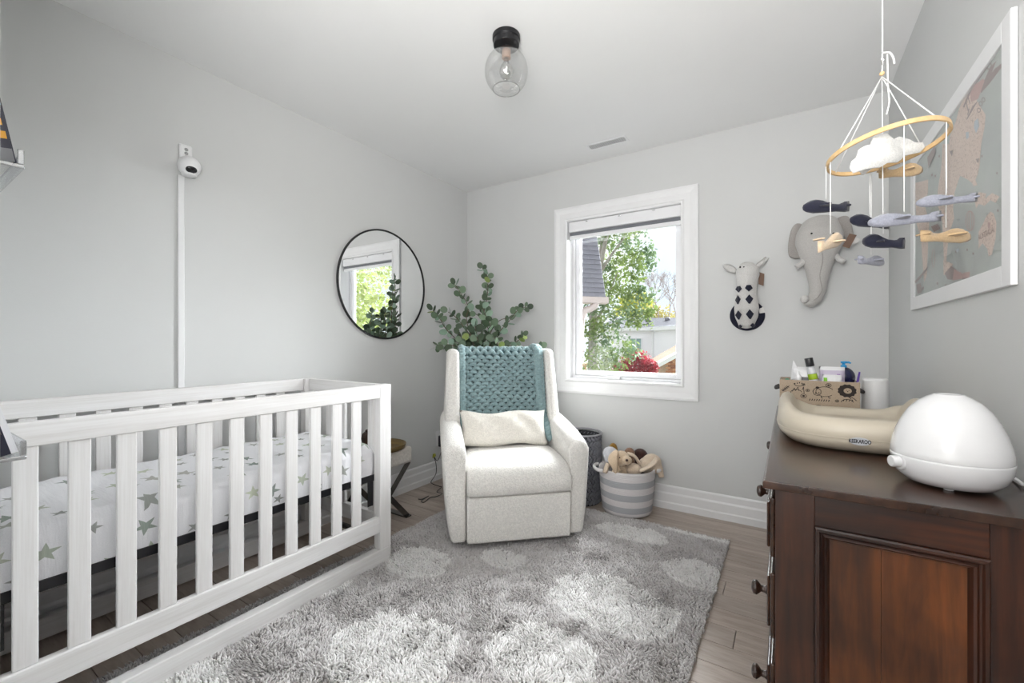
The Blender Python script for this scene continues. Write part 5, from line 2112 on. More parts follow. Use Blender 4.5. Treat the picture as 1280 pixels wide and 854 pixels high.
# pale grey animal at the left
o = plush('plush_monkey', 'grey plush animal with pale face, left side of the toy basket', (bd(757, 585, 2.74).x, bd(757, 585, 2.74).y, .235))
O = Vector(o.location)
mb = MB()
mb.ball(bd(763, 567, 2.78) - O, (.050, .046, .044), 20, 14)
mb.ball(bd(761, 572, 2.75) - O, (.030, .030, .040), 16, 10)
mb.build('head', M_GREYP2, o, remesh=.006)
mb = MB()
mb.ball(bd(762, 590, 2.77) - O, (.042, .040, .055), 18, 12)
mb.tube([bd(757, 578, 2.76) - O, bd(751, 586, 2.76) - O, bd(749, 590, 2.76) - O], [.020, .017, .014], 12)
mb.build('body', M_GREYP, o, remesh=.006)
MB().tube([bd(760, 580, 2.73) - O, bd(756, 591, 2.70) - O], [.016, .014], 12).build('arm', M_BEIGE2, o, smooth=True)
# three further heads at the back
for nm, lb, px, py, d, r, m in (('plush_duck', 'mustard plush toy poking up at the back left of the toy basket', 766.5, 562, 2.87, (.030, .030, .045), M_GOLDP),
                                ('plush_bear', 'tan plush toy peeking out at the back middle of the toy basket', 787, 567, 2.86, (.036, .034, .040), M_TANP),
                                ('plush_puppy', 'dark brown plush toy at the back right of the toy basket', 800.5, 569, 2.87, (.048, .042, .044), M_BROWN)):
    p = bd(px, py, d)
    o = plush(nm, lb, (p.x, p.y, .235))
    q = p - Vector(o.location)
    mb = MB()
    mb.ball(q, r, 18, 12)
    mb.ball((0, 0, .035), (r[0] * 1.1, r[1] * 1.1, .04), 16, 10)
    mb.tube([q, (0, 0, .03)], [r[0] * .9, r[0]], 12)
    mb.build('body', m, o, remesh=.006)
    MB().ball(q + Vector((r[0] * .2, -r[1] * .85, r[2] * .3)), .004, 8, 6).build('eye', M_FEYE, o, smooth=True)

# dark woven basket behind
dk_c = Vector((-1.238, 2.812, .001))
dk = thing('woven_basket', 'tall dark grey woven basket behind the armchair beside the toy basket', 'basket', dk_c)
M_CHAR = flat('charcoal_yarn', lin(122, 123, 131), .9, bump=(180, .5, .002))
R0, HB = .146, .475
MB().lathe([(0, 0), (R0 - .012, 0), (R0 - .012, HB - .01), (R0 - .018, HB - .01), (R0 - .018, .01), (0, .01)], seg=40).build('lining', flat('charcoal_lining', lin(40, 41, 46), .9), dk, smooth=False)
mb = MB()
rowsn, coln = 16, 30
for r in range(rowsn):
    for c in range(coln):
        if math.cos(2 * math.pi * (c + (r % 2) * .5) / coln + .9) > .88 and False:
            continue
        a = 2 * math.pi * (c + (r % 2) * .5) / coln
        z = .012 + r * (HB - .02) / rowsn
        sl_ = .7 if r % 2 else -.7
        M_ = Matrix.Rotation(a, 3, 'Z') @ Matrix.Rotation(sl_, 3, 'X')
        k = len(mb.v)
        P = [Vector((math.cos(a), math.sin(a), 0)) * (R0 - .010) + Vector((0, 0, z + .009))]
        mb.ball(P[0], 1.0, 6, 5, M_ @ Matrix.Diagonal((.010, .0115, .0225)))
tag(mb.build('weave', M_CHAR, dk, smooth=True), kind='stuff')
MB().tube([(R0 * math.cos(a) - .004 * math.cos(a), R0 * math.sin(a) - .004 * math.sin(a), HB) for a in [2 * math.pi * i / 40 for i in range(40)]], .0065, 8, closed=True).build('rim', flat('pale_rim_yarn', lin(158, 158, 164), .9), dk, smooth=True)

# ---------------------------------------------------------------- eucalyptus plant in the corner
plant = thing('eucalyptus_plant', 'tall faux eucalyptus branches in a floor pot in the corner behind the armchair', 'plant', (-1.90, 2.60, 0))
PO = Vector(plant.location)
MB().lathe([(0, .001), (.10, .001), (.135, .02), (.150, .16), (.140, .30), (.128, .31), (.118, .30), (.12, .28), (0, .27)], seg=40).build('pot', flat('grey_pot', lin(150, 148, 146), .6), plant, smooth=True)
M_STEM = flat('twig_brown', lin(92, 78, 64), .7)


def leaf_mat(name, c1, c2):
    N = Nodes(name)
    oi = N.n.new('ShaderNodeObjectInfo')
    c = N.ramp(oi.outputs['Random'], [(0, c1), (1, c2)])
    N.link(c, N.b.inputs['Base Color'])
    N.b.inputs['Roughness'].default_value = .55
    N.b.inputs['Transmission Weight'].default_value = 0
    N.b.inputs['Subsurface Weight'].default_value = 0
    return N.m


LM_ = [leaf_mat('eucalyptus_leaf_dark', lin(52, 68, 50), lin(84, 100, 78)), leaf_mat('eucalyptus_leaf_mid', lin(84, 104, 80), lin(112, 132, 108)),
       leaf_mat('eucalyptus_leaf_pale', lin(120, 146, 128), lin(146, 168, 150)), leaf_mat('eucalyptus_leaf_lime', lin(132, 150, 84), lin(150, 168, 96))]
leaf_meshes = []
for m in LM_:
    vs, fs = [], []
    n = 12
    vs.append((0, 0, 0))
    for ringk, kk in ((1, .55), (2, 1.0)):
        for i in range(n):
            a = 2 * math.pi * i / n
            x = math.cos(a) * kk * .5
            y_ = math.sin(a) * kk * .5 * .92
            vs.append((x + .5, y_, .05 * (y_ * 2) ** 2 + .03 * math.cos(a * 2) * (kk > .9) - (x + .5) ** 2 * .08))
    vs[0] = (.5, 0, 0)
    for i in range(n):
        j = (i + 1) % n
        fs.append((0, 1 + i, 1 + j))
        fs.append((1 + i, 1 + n + i, 1 + n + j, 1 + j))
    me = bpy.data.meshes.new('leaf')
    me.from_pydata(vs, [], fs)
    me.materials.append(m)
    me.polygons.foreach_set('use_smooth', [True] * len(fs))
    leaf_meshes.append(me)
lr = random.Random(11)
leaf_count = [0]


def leaf_at(p, direction, size, parent, tone=None):
    if leaf_count[0] >= 296:
        return
    leaf_count[0] += 1
    m = tone if tone is not None else lr.choices([0, 1, 2, 3], [5, 5, 2, .5])[0]
    o = bpy.data.objects.new('leaf', leaf_meshes[m])
    link(o, parent)
    d = Vector(direction).normalized()
    up = Vector((lr.uniform(-1, 1), -1.0 + lr.uniform(-.9, .9), lr.uniform(-.6, 1))).normalized()
    z = (up - d * up.dot(d)).normalized()
    y_ = z.cross(d)
    R3 = Matrix((d, y_, z)).transposed()
    o.matrix_local = Matrix.Translation(p) @ R3.to_4x4() @ Matrix.Diagonal((size, size, size, 1))


stems = [
    # (points px,py,depth), leaf size, from which fraction leaves start
    ([(598, 470, 3.15), (590, 430, 3.15), (588, 400, 3.15), (584, 380, 3.15), (578, 370, 3.15), (569, 356, 3.14)], .046, .15),
    ([(603, 470, 3.18), (602, 430, 3.2), (602, 405, 3.2), (606, 388, 3.2), (609, 370, 3.2), (610, 356, 3.2), (609, 345, 3.2), (603, 336, 3.19)], .044, .15),
    ([(596, 465, 3.12), (575, 430, 3.1), (558, 412, 3.08), (549, 397, 3.07), (541, 388, 3.06)], .046, .1),
    ([(600, 465, 3.10), (590, 425, 3.08), (577, 405, 3.06), (568, 395, 3.05), (560, 390, 3.04)], .044, .2),
    ([(606, 468, 3.15), (622, 420, 3.18), (636, 402, 3.2), (648, 387, 3.2), (658, 384, 3.2)], .044, .2),
    ([(608, 468, 3.12), (630, 440, 3.14), (640, 431, 3.15), (650, 424, 3.15), (654, 420, 3.15)], .044, .2),
    ([(606, 466, 3.05), (612, 430, 3.02), (613, 408, 3.0), (607, 394, 3.0), (603, 384, 3.0)], .048, .2),
    ([(602, 466, 3.02), (600, 440, 3.0), (596, 420, 2.98), (594, 408, 2.98)], .050, .2),
    ([(600, 466, 3.0), (580, 440, 3.0), (566, 432, 2.98), (554, 431, 2.98), (545, 434, 2.97)], .046, .15),
    ([(606, 466, 3.0), (622, 440, 3.0), (620, 425, 3.0), (612, 418, 3.0)], .048, .2),
    ([(612, 468, 3.1), (650, 446, 3.12), (664, 440, 3.12), (675, 434, 3.12)], .046, .2),
    ([(598, 468, 3.08), (584, 440, 3.06), (578, 424, 3.05), (574, 418, 3.05)], .046, .2),
    ([(603, 468, 3.2), (606, 440, 3.2), (616, 410, 3.2), (626, 400, 3.2), (636, 398, 3.2)], .044, .2),
    ([(603, 468, 3.06), (592, 430, 3.05), (586, 412, 3.05), (583, 397, 3.05), (586, 386, 3.05)], .046, .2),
    ([(604, 468, 3.2), (612, 420, 3.22), (603, 400, 3.22), (594, 392, 3.22)], .044, .2),
]
for P, ls, f0 in stems:
    pts = [Vector((0, 0, .28)), (at(P[0][0], P[0][1] + 40, P[0][2]) - PO)] + [at(*p) - PO for p in P]
    sp_ = smooth_path(pts, 6)
    n = len(sp_)
    b = MB().tube(sp_, [.0042 * (1 - .7 * i / n) + .0008 for i in range(n)], 6).build('stem', M_STEM, plant, smooth=True)
    start = int(n * (2 / (len(pts) - 1)) * .95 + n * f0 * .5)
    acc = 0.0
    k = 0
    for i in range(start, n):
        acc += (sp_[i] - sp_[i - 1]).length
        if acc > .0265 or i == n - 1:
            acc = 0
            d = (sp_[i] - sp_[i - 1]).normalized()
            a = k * 1.7
            k += 1
            sx = d.cross(Vector((.1, 1, .1))).normalized()
            sy = d.cross(sx).normalized()
            t_ = i / n
            for s in ((0, math.pi) if i < n - 1 else (0,)):
                dirn = (sx * math.cos(a + s) + sy * math.sin(a + s)) * .8 + d * .65
                if i == n - 1:
                    dirn = d
                leaf_at(sp_[i] + dirn * .006, dirn, 1.33 * ls * (1.05 - .25 * t_) * lr.uniform(.8, 1.15), b)

# ---------------------------------------------------------------- acrylic book ledges on the front wall, books on them
M_FROST = clear('frosted_acrylic', (.75, .76, .77), .5, .35, .25)


def ledge(name, label, tip, zed, books):
    t_ = ray(*tip)
    k = (YF + .105) / t_.y
    xe = t_.x * k
    o = thing(name, label, 'shelf', (xe - .17, YF + .001, zed))
    # tray: floor, back, front lip, seen from its right end
    prof = [(0, .08), (0, 0), (.104, 0), (.104, .038), (.101, .038), (.101, .003), (.003, .003), (.003, .08)]
    MB().prism(prof, (-.17, 0, 0), (0, 1, 0), (0, 0, 1), (1, 0, 0), .34).build('ledge_tray', M_ACRYL, o)
    mb = MB()
    mb.box(.1705, .176, .001, .104, 0, .008)
    mb.box(.1705, .176, .094, .104, .008, .040)
    mb.build('end_cap', M_FROST, o, bevel=.002)
    return o, xe


s1, xe1 = ledge('upper_book_ledge', 'clear acrylic book ledge at the far left edge, the upper one', (30, 207), at(30, 207, .897).z, None)
s2, xe2 = ledge('lower_book_ledge', 'clear acrylic book ledge at the far left edge, lower one above the crib', (33, 566), at(33, 575, .897).z, None)


def book(name, label, shelf, x1, w, h, t, y0, lean, mats, deco):
    """book leaning back on a ledge with its spine towards the room"""
    o = thing(name, label, 'book', (x1 - w / 2, shelf.location.y + y0, shelf.location.z + .0045))
    o.rotation_euler = (lean, 0, 0)
    MB().box(-w / 2, w / 2, 0, .002, 0, h).build('back_cover', mats[0], o)
    MB().box(-w / 2 + .002, w / 2 - .003, .0022, t - .0022, .002, h - .002).build('pages', flat('book_pages', lin(226, 222, 212), .8), o)
    MB().box(-w / 2, w / 2, t - .002, t, 0, h).build('front_cover', mats[1], o)
    f = MB().box(w / 2 - .0022, w / 2, .0021, t - .0021, 0, h).build('spine', mats[1], o)
    for (u0, u1, v0, v1, m) in deco:
        MB().box(w / 2 + .0001, w / 2 + .0006, u0 * t, u1 * t, v0 * h, v1 * h).build('spine_print', m, f)
    return o


M_BLUEC = flat('blue_cover', lin(42, 48, 112), .3)
M_SKYC = flat('sky_cover', lin(88, 122, 160), .35)
M_ORNG = flat('amber_print', lin(222, 158, 42), .4)
M_DNAVY = flat('dark_navy_cover', lin(34, 34, 52), .35)
M_SILV = flat('grey_cover_art', lin(120, 120, 124), .4)
book('picture_book', 'blue picture book with amber stripes on the upper acrylic ledge', s1, xe1 - .006, .24, .30, .050, .045, math.radians(10), [M_DNAVY, M_DNAVY],
     [(0.04, .96, .46, 1, M_BLUEC), (0.04, .96, .38, .46, M_SKYC), (.10, .86, .245, .290, M_ORNG), (.10, .90, .155, .205, M_ORNG), (.04, .96, .0, .09, M_SILV)])
book('white_book', 'white book with a dark spine strip on the lower acrylic ledge', s2, xe2 - .006, .20, .13, .050, .045, math.radians(14), [M_WHITEP, flat('white_cover', lin(232, 232, 236), .35)],
     [(.45, .80, .0, .60, M_DNAVY), (.5, .75, .34, .50, M_ROSE)])

# ---------------------------------------------------------------- outdoors
GZ = -3.2
N = Nodes('lawn')
v = N.coords()
N.link(N.ramp(N.noise(v, 2.5, 5), [(.3, lin(92, 96, 76)), (.7, lin(128, 132, 108))]), N.b.inputs['Base Color'])
N.b.inputs['Roughness'].default_value = .9
gm = MB()
gm.box(-70, 70, 9.0, 110, GZ - .2, GZ)
tag(gm.build('garden_ground', N.m), kind='structure')


def leafy(name, col1, col2, trans=.22):
    N = Nodes(name)
    a = N.new('ShaderNodeAttribute', attribute_name='tone')
    c = N.ramp(a.outputs['Fac'], [(0, col1), (1, col2)])
    N.link(c, N.b.inputs['Base Color'])
    N.b.inputs['Roughness'].default_value = .6
    t = N.n.new('ShaderNodeBsdfTranslucent')
    N.link(c, t.inputs[0])
    mx = N.n.new('ShaderNodeMixShader')
    mx.inputs[0].default_value = trans
    N.link(N.b.outputs[0], mx.inputs[1])
    N.link(t.outputs[0], mx.inputs[2])
    N.link(mx.outputs[0], N.out.inputs[0])
    return N.m


L_GREEN = leafy('green_foliage', lin(74, 96, 48), lin(146, 164, 92))
L_BLUE = leafy('cool_green_foliage', lin(76, 102, 72), lin(130, 150, 112))
L_YEL = leafy('yellow_foliage', lin(170, 168, 40), lin(216, 212, 80))
L_RED = leafy('red_maple_foliage', lin(110, 26, 44), lin(196, 60, 78))
L_OLIVE = leafy('olive_foliage', lin(140, 132, 84), lin(186, 176, 110))
M_BARK = wood('pale_bark', lin(120, 112, 104), lin(188, 182, 174), (18, 18, 3), 1, .8, .3)
M_TWIG = flat('grey_twig', lin(150, 138, 138), .8)


def foliage(blobs, size, per, mat, parent, seed):
    """blobs: (center, radius vector, density) ; leaves as bent quads gathered in sprays"""
    r = np.random.default_rng(seed)
    C_, T_ = [], []
    for c, rad, dn in blobs:
        k = int(per * dn)
        ncl = max(3, k // 9)
        d = r.normal(0, 1, (ncl, 3))
        d /= np.linalg.norm(d, axis=1)[:, None]
        cl_ = d * (r.random((ncl, 1)) ** .45)
        p = np.repeat(cl_, 9, axis=0) * np.array(rad) + np.array(c) + r.normal(0, size * 1.3, (ncl * 9, 3))
        C_.append(p)
        T_.append(np.clip(np.repeat(r.random(ncl), 9) * .6 + r.random(ncl * 9) * .4, 0, 1))
    P = np.concatenate(C_)
    T = np.concatenate(T_)
    n = len(P)
    a = r.normal(0, 1, (n, 3))
    a /= np.linalg.norm(a, axis=1)[:, None]
    b = np.cross(a, r.normal(0, 1, (n, 3)))
    b /= np.linalg.norm(b, axis=1)[:, None]
    s = size * (.6 + .8 * r.random((n, 1)))
    V = np.zeros((n, 4, 3))
    V[:, 0] = P - a * s
    V[:, 1] = P - b * s * .55
    V[:, 2] = P + a * s
    V[:, 3] = P + b * s * .55
    f = (np.arange(4)[None, :] + (np.arange(n) * 4)[:, None]).ravel()
    o = fast_mesh('foliage', V.reshape(-1, 3), f, np.full(n, 4), mat, parent=parent, color=np.repeat(T, 4))
    tag(o, kind='stuff')
    return o


def tree(name, label, base, trunk_r, limbs, blobs, size, per, mats, seed, cat='tree', group=None):
    """limbs: lists of world points; blobs: (px, py, depth, rx, ry, rz, density, mat index)"""
    o = thing(name, label, cat, base, group=group)
    B = Vector(base)
    mb = MB()
    for pts, r in limbs:
        pts = smooth_path([Vector(p) - B for p in pts], 4 if len(limbs) < 50 else 1)
        n = len(pts)
        mb.tube(pts, [r * (1 - .75 * i / n) for i in range(n)], 8 if len(limbs) < 50 else 4, cap=False)
    mb.build('trunk', M_BARK if 'bare' not in name else M_TWIG, o, smooth=True)
    for k, m in enumerate(mats):
        bs = [(tuple(at(px, py, d) - B), rad, dn) for px, py, d, rad, dn, mi in blobs if mi == k]
        if bs:
            foliage(bs, size, per, m, o, seed + k)
    return o


d = 13.0
R3 = lambda s: (s, s, s * .75)
bl_ = []
for px, py, s, dn, mi in [(752, 305, .75, 1.0, 0), (765, 297, .8, 1.1, 1), (785, 292, .6, .8, 0), (795, 305, .7, .9, 1), (808, 318, .45, .7, 1), (790, 325, .6, .9, 0), (770, 325, .6, .7, 0), (752, 335, .6, .8, 1),
                          (805, 332, .40, .6, 1), (775, 345, .7, .9, 0), (795, 347, .6, .7, 0), (755, 358, .7, 1, 0), (745, 378, .6, 1, 1), (765, 375, .8, 1.1, 0), (785, 372, .7, 1, 0), (803, 365, .6, .9, 1),
                          (805, 385, .6, .9, 0), (780, 395, .8, 1.1, 1), (755, 400, .7, 1, 0), (798, 402, .5, .8, 0), (740, 415, .6, .9, 0), (762, 418, .6, .8, 1), (740, 440, .7, 1, 0), (758, 445, .7, 1, 1), (750, 460, .6, 1, 0),
                          (780, 436, .45, .6, 0), (792, 440, .45, .6, 1), (770, 452, .5, .8, 0), (745, 285, .7, .8, 0), (775, 275, .8, .8, 1), (740, 258, .9, .8, 0), (770, 250, .9, .7, 0), (742, 475, .8, .8, 1), (765, 480, .8, .8, 1)]:
    bl_.append((px, py, d + (random.random() - .5) * 1.2, R3(s * .74), dn, mi))
b0 = at(738, 430, d)
tree('leafy_tree', 'tall green leafy tree with pale trunk nearest the window', (b0.x, b0.y, GZ), .2,
     [([(b0.x, b0.y, GZ), at(741, 430, d), at(742, 385, d), at(748, 345, d), at(757, 300, d), at(770, 262, d)], .17),
      ([at(742, 405, d), at(755, 385, d), at(764, 360, d), at(772, 340, d)], .05),
      ([at(746, 350, d), at(760, 325, d), at(778, 300, d), at(785, 285, d)], .055),
      ([at(744, 370, d), at(748, 330, d), at(752, 295, d)], .05),
      ([at(741, 418, d), at(752, 405, d), at(765, 392, d), at(790, 385, d)], .04)],
     bl_, .058, 250, [L_GREEN, L_BLUE], 21)
d = 54.0
b0 = at(795, 430, d)
tree('yellow_tree', 'small tree with bright yellow autumn leaves behind the green tree', (b0.x, b0.y, GZ), .2,
     [([(b0.x, b0.y, GZ), at(796, 410, d), at(797, 385, d)], .15)],
     [(793, 380, d, R3(1.9), 1, 0), (802, 378, d, R3(1.5), .9, 0), (785, 388, d, R3(1.5), .6, 0), (800, 390, d, R3(1.5), .5, 0)], .19, 700, [L_YEL], 31)
d = 46.0
b0 = at(828, 420, d)
tree('olive_tree', 'pale olive tree fringe rising behind the white house roof', (b0.x, b0.y, GZ), .2,
     [([(b0.x, b0.y, GZ), at(828, 400, d)], .2)],
     [(815, 398, d, R3(1.3), 1, 0), (826, 396, d, R3(1.6), 1, 0), (838, 399, d, R3(1.3), .9, 0), (812, 388, d, R3(1.1), .6, 0)], .13, 500, [L_OLIVE], 41)
# bare tree
d = 44.0
br = random.Random(5)
b0 = at(833, 425, d)
limbs = []


def grow(p, dr, ln, r, lv):
    q = p + dr * ln
    limbs.append(([p, p + dr * ln * .5 + Vector((br.uniform(-.1, .1), 0, br.uniform(-.05, .1))) * ln, q], r))
    if lv == 0:
        return
    for _ in range(3 if lv > 1 else 4):
        nd = (dr + Vector((br.uniform(-.75, .75), br.uniform(-.5, .5), br.uniform(-.1, .5)))).normalized()
        grow(p + dr * ln * br.uniform(.45, 1), nd, ln * br.uniform(.55, .8), r * .58, lv - 1)


grow(Vector((b0.x, b0.y, GZ)), Vector((0, 0, 1)), 4.5, .20, 1)
limbs = limbs[:1]
for px in (812, 824, 836, 846):
    grow(at(px, 402, d), Vector((br.uniform(-.2, .2), 0, 1)).normalized(), 2.2, .06, 5)
tree('bare_tree', 'bare leafless tree with fine grey branches above the white house', (b0.x, b0.y, GZ), .2, limbs, [], .1, 10, [], 51)
# red maple
d = 19.0
b0 = at(795, 450, d)
tree('red_maple', 'low crimson maple in front of the white house', (b0.x, b0.y, GZ), .1,
     [([(b0.x, b0.y, GZ), at(795, 470, d), at(796, 455, d)], .06)],
     [(790, 452, d, R3(.42), 1, 0), (800, 448, d, R3(.40), 1, 0), (780, 458, d, R3(.42), 1, 0), (808, 455, d, R3(.38), 1, 0), (795, 463, d, R3(.5), 1, 0), (812, 462, d, R3(.3), .8, 0), (773, 464, d, R3(.35), .8, 0), (795, 445, d, R3(.25), .7, 0), (816, 458, d, R3(.2), .5, 0)],
     .055, 520, [L_RED], 61, cat='tree')
# trees met in the mirror, to the right of the view
for i, (x, y_, s) in enumerate([(7.0, 8.2, .9), (10.5, 14.5, 1.2), (15.5, 9.5, 1.2)]):
    o = thing('garden_tree', ['yellow-green garden tree seen only in the mirror, nearest', 'yellow-green garden tree in the mirror, farther back', 'yellow-green garden tree in the mirror, farthest right'][i], 'tree', (x, y_, GZ), group=None)
    MB().tube([(0, 0, 0), (0, 0, 3), (.2, 0, 6)], [.18, .14, .05], 10).build('trunk', M_BARK, o, smooth=True)
    rr_ = random.Random(i)
    foliage([((rr_.uniform(-1.6, 1.6) * s, rr_.uniform(-1.2, 1.2) * s, rr_.uniform(2.0, 8.2)), (1.0 * s, 1.0 * s, .9 * s), 1) for _ in range(16)], .085, 420,
            [L_GREEN, leafy('lime_foliage', lin(140, 156, 92), lin(196, 204, 140)), L_YEL][1], o, 71 + i)

# neighbour's slate-clad mansard just outside on the left
M_SHING = flat('grey_shingle', lin(108, 107, 115), .85, bump=(40, .4, .01))
M_SOFF = flat('taupe_fascia', lin(166, 154, 150), .6)
dn = 6.2
nb = thing('shingled_roof', 'steep grey shingled roof edge with fascia and gutter pipe at the window left', 'roof', at(745, 372, dn))
NO = Vector(nb.location)
A0, A1 = at(757.5, 372, dn), at(741, 262, dn)       # right hip edge of the slope, bottom and top
# slope plane runs left from that edge; courses step back as they rise
rowsS = 19
sh = MB()
for i in range(rowsS):
    t0, t1 = i / rowsS, (i + 1.25) / rowsS
    e0, e1_ = A0.lerp(A1, t0), A0.lerp(A1, t1)
    nrm = Vector((.25, -1, .25)).normalized() * .02
    left = (Vector((-CS, -SN, 0)) * 1.0 + Vector((SN, -CS, 0)) * .35).normalized()
    wS = .19
    off = (i % 2) * wS * .5
    x = 0
    j = 0
    while x < 1.5:
        x2 = (wS - off if j == 0 and off else wS) + x
        a_, b_ = e0 + left * (x + .0015), e0 + left * (x2 - .0015)
        c_, d_ = e1_ + left * (x2 - .0015), e1_ + left * (x + .0015)
        lift = nrm * (1.0 + .25 * ((i * 7 + j * 3) % 5) / 5)
        sh.add([a_ + lift - NO, b_ + lift - NO, c_ - NO, d_ - NO, a_ - nrm - NO, b_ - nrm - NO, c_ - nrm - NO, d_ - nrm - NO],
               [(0, 1, 2, 3), (7, 6, 5, 4), (0, 4, 5, 1), (1, 5, 6, 2), (2, 6, 7, 3), (3, 7, 4, 0)])
        x = x2
        j += 1
tag(sh.build('shingles', M_SHING, nb), kind='stuff')
lf = (Vector((-CS, -SN, 0)) * 1.0 + Vector((SN, -CS, 0)) * .35).normalized()
F0 = at(761, 373, dn)
mb = MB()
bk_ = Vector((-SN, CS, 0)) * .25
f1 = F0 + lf * 1.7
q0, q1 = F0 - NO, f1 - NO
mb.hexa([q0 + Vector((0, 0, -.07)), q1 + Vector((0, 0, -.07)), q1 + bk_ + Vector((0, 0, -.07)), q0 + bk_ + Vector((0, 0, -.07))],
        [q0 + Vector((0, 0, .02)), q1 + Vector((0, 0, .02)), q1 + bk_ + Vector((0, 0, .02)), q0 + bk_ + Vector((0, 0, .02))])
mb.build('fascia', M_SOFF, nb)
MB().tube(smooth_path([at(745, 374, dn) - NO, at(744, 381, dn) - NO, at(738, 386, dn) - NO, at(730, 390, dn) - NO, at(726, 410, dn) - NO, at(726, 440, dn) - NO]), .05, 10).build('gutter_pipe', M_SOFF, nb, smooth=True)
W0, W1 = at(722, 374, dn), at(690, 374, dn)
wv = Vector((-SN, CS, 0)) * .2
mb = MB()
c4 = [W0 - NO, W1 - NO, W1 + wv - NO, W0 + wv - NO]
mb.hexa([(c.x, c.y, 0 - 0 + GZ - NO.z) for c in c4], [(c.x, c.y, c.z) for c in c4])
mb.build('wall', flat('beige_render', lin(170, 160, 150), .8), nb)

# white house
dh = 36.0
M_SID = flat('white_siding', lin(246, 244, 250), .6)
M_ROOF = flat('charcoal_roof', lin(58, 59, 70), .9, bump=(6, .4, .03))
M_BRK = [flat('orange_brick', lin(176, 116, 84), .85), flat('pale_brick', lin(204, 152, 112), .85), flat('brown_brick', lin(150, 92, 70), .85)]
hs = thing('white_house', 'white sided house with dark roof, two-pane window seen through the window', 'house', (at(812, 440, dh).x, at(812, 440, dh).y, GZ))
HO = Vector(hs.location)
q = lambda px, py, d_=dh: at(px, py, d_) - HO
corner = q(816.5, 440)
zt = q(816, 413.5).z
lw = q(745, 440, dh + 2)           # left end of the front
rw = corner + (q(852, 440, dh - 3.5) - corner) * 2.6         # right part turned towards us a little less


def siding(name, a, b, z0, z1, step=.22):
    a, b = Vector((a.x, a.y, 0)), Vector((b.x, b.y, 0))
    dr = (b - a).normalized()
    nr = Vector((dr.y, -dr.x, 0))
    if nr.y > 0:
        nr = -nr
    z = z0
    mbp = MB()
    while z < z1 - .01:
        zz_ = min(z + step, z1)
        mbp.add([a + nr * .05 + Vector((0, 0, z)), b + nr * .05 + Vector((0, 0, z)), b + nr * .01 + Vector((0, 0, zz_)), a + nr * .01 + Vector((0, 0, zz_)),
                 a - nr * .1 + Vector((0, 0, z)), b - nr * .1 + Vector((0, 0, z)), b - nr * .1 + Vector((0, 0, zz_)), a - nr * .1 + Vector((0, 0, zz_))],
                [(0, 1, 2, 3), (4, 7, 6, 5), (0, 4, 5, 1), (3, 2, 6, 7), (0, 3, 7, 4), (1, 5, 6, 2)])
        z = zz_
    tag(mbp.build(name, M_SID, hs), kind='stuff')
    return dr, nr


drL, nL = siding('front_siding', lw, corner, 0, zt)
drR, nR = siding('side_siding', corner, rw, 0, zt)
# corner board, eaves, roof
mb = MB()
mb.tube([corner + nL * .08 + Vector((0, 0, 0 - corner.z)), Vector((corner.x, corner.y, zt)) + nL * .08], .11, 6)
for a_, b_, nn in ((lw, corner, nL), (corner, rw, nR)):
    a2, b2 = Vector((a_.x, a_.y, zt)), Vector((b_.x, b_.y, zt))
    mb.hexa([a2 - nn * .1, b2 - nn * .1, b2 + nn * .45, a2 + nn * .45], [p + Vector((0, 0, .28)) for p in (a2 - nn * .1, b2 - nn * .1, b2 + nn * .45, a2 + nn * .45)])
mb.build('eaves', flat('white_eaves', lin(236, 236, 240), .5), hs)
z1 = zt + .29
e_l, e_c, e_r = Vector((lw.x, lw.y, z1)) + nL * .45, Vector((corner.x, corner.y, z1)) + (nL + nR) * .25, Vector((rw.x, rw.y, z1)) + nR * .45
r_l, r_c, r_r = q(770, 397.5, dh + 4.5), q(800, 397.5, dh + 4.0), q(856, 397, dh + 1.0)
r_r = r_c + (r_r - r_c) * 2.2
mb = MB()
mb.add([e_l, e_c, r_c, r_l, e_r, r_r] + [p - Vector((0, 0, .12)) for p in (e_l, e_c, r_c, r_l, e_r, r_r)],
       [(0, 1, 2, 3), (1, 4, 5, 2), (6, 9, 8, 7), (7, 8, 11, 10), (0, 6, 7, 1), (1, 7, 10, 4), (3, 2, 8, 9), (2, 5, 11, 8), (4, 10, 11, 5), (0, 3, 9, 6)])
mb.build('roof', M_ROOF, hs)
for px, py in ((810.5, 401), (834.5, 400)):
    MB().lathe([(0, -.1), (.24, -.1), (.22, .16), (.12, .28), (0, .3)], q(px, py + .5, dh + 1.2), 14).build('roof_vent', flat('roof_vent_grey', lin(112, 112, 122), .6), hs, smooth=True)
# two-pane window on the front
t0 = (q(783, 440).x - lw.x) / (corner.x - lw.x)
t1 = (q(800.5, 440).x - lw.x) / (corner.x - lw.x)
a2, b2 = lw.lerp(corner, t0), lw.lerp(corner, t1)
za, zb = q(790, 437.5).z, q(790, 423.5).z
M_HG = flat('house_window_glass', lin(130, 160, 160), .1, **{'Coat Weight': .6})


def wall_rect(mb, a_, b_, u0, u1, z0_, z1_, o0, o1, nn):
    p, r = a_.lerp(b_, u0), a_.lerp(b_, u1)
    mb.hexa([Vector((p.x, p.y, z0_)) + nn * o0, Vector((r.x, r.y, z0_)) + nn * o0, Vector((r.x, r.y, z0_)) + nn * o1, Vector((p.x, p.y, z0_)) + nn * o1],
            [Vector((p.x, p.y, z1_)) + nn * o0, Vector((r.x, r.y, z1_)) + nn * o0, Vector((r.x, r.y, z1_)) + nn * o1, Vector((p.x, p.y, z1_)) + nn * o1])


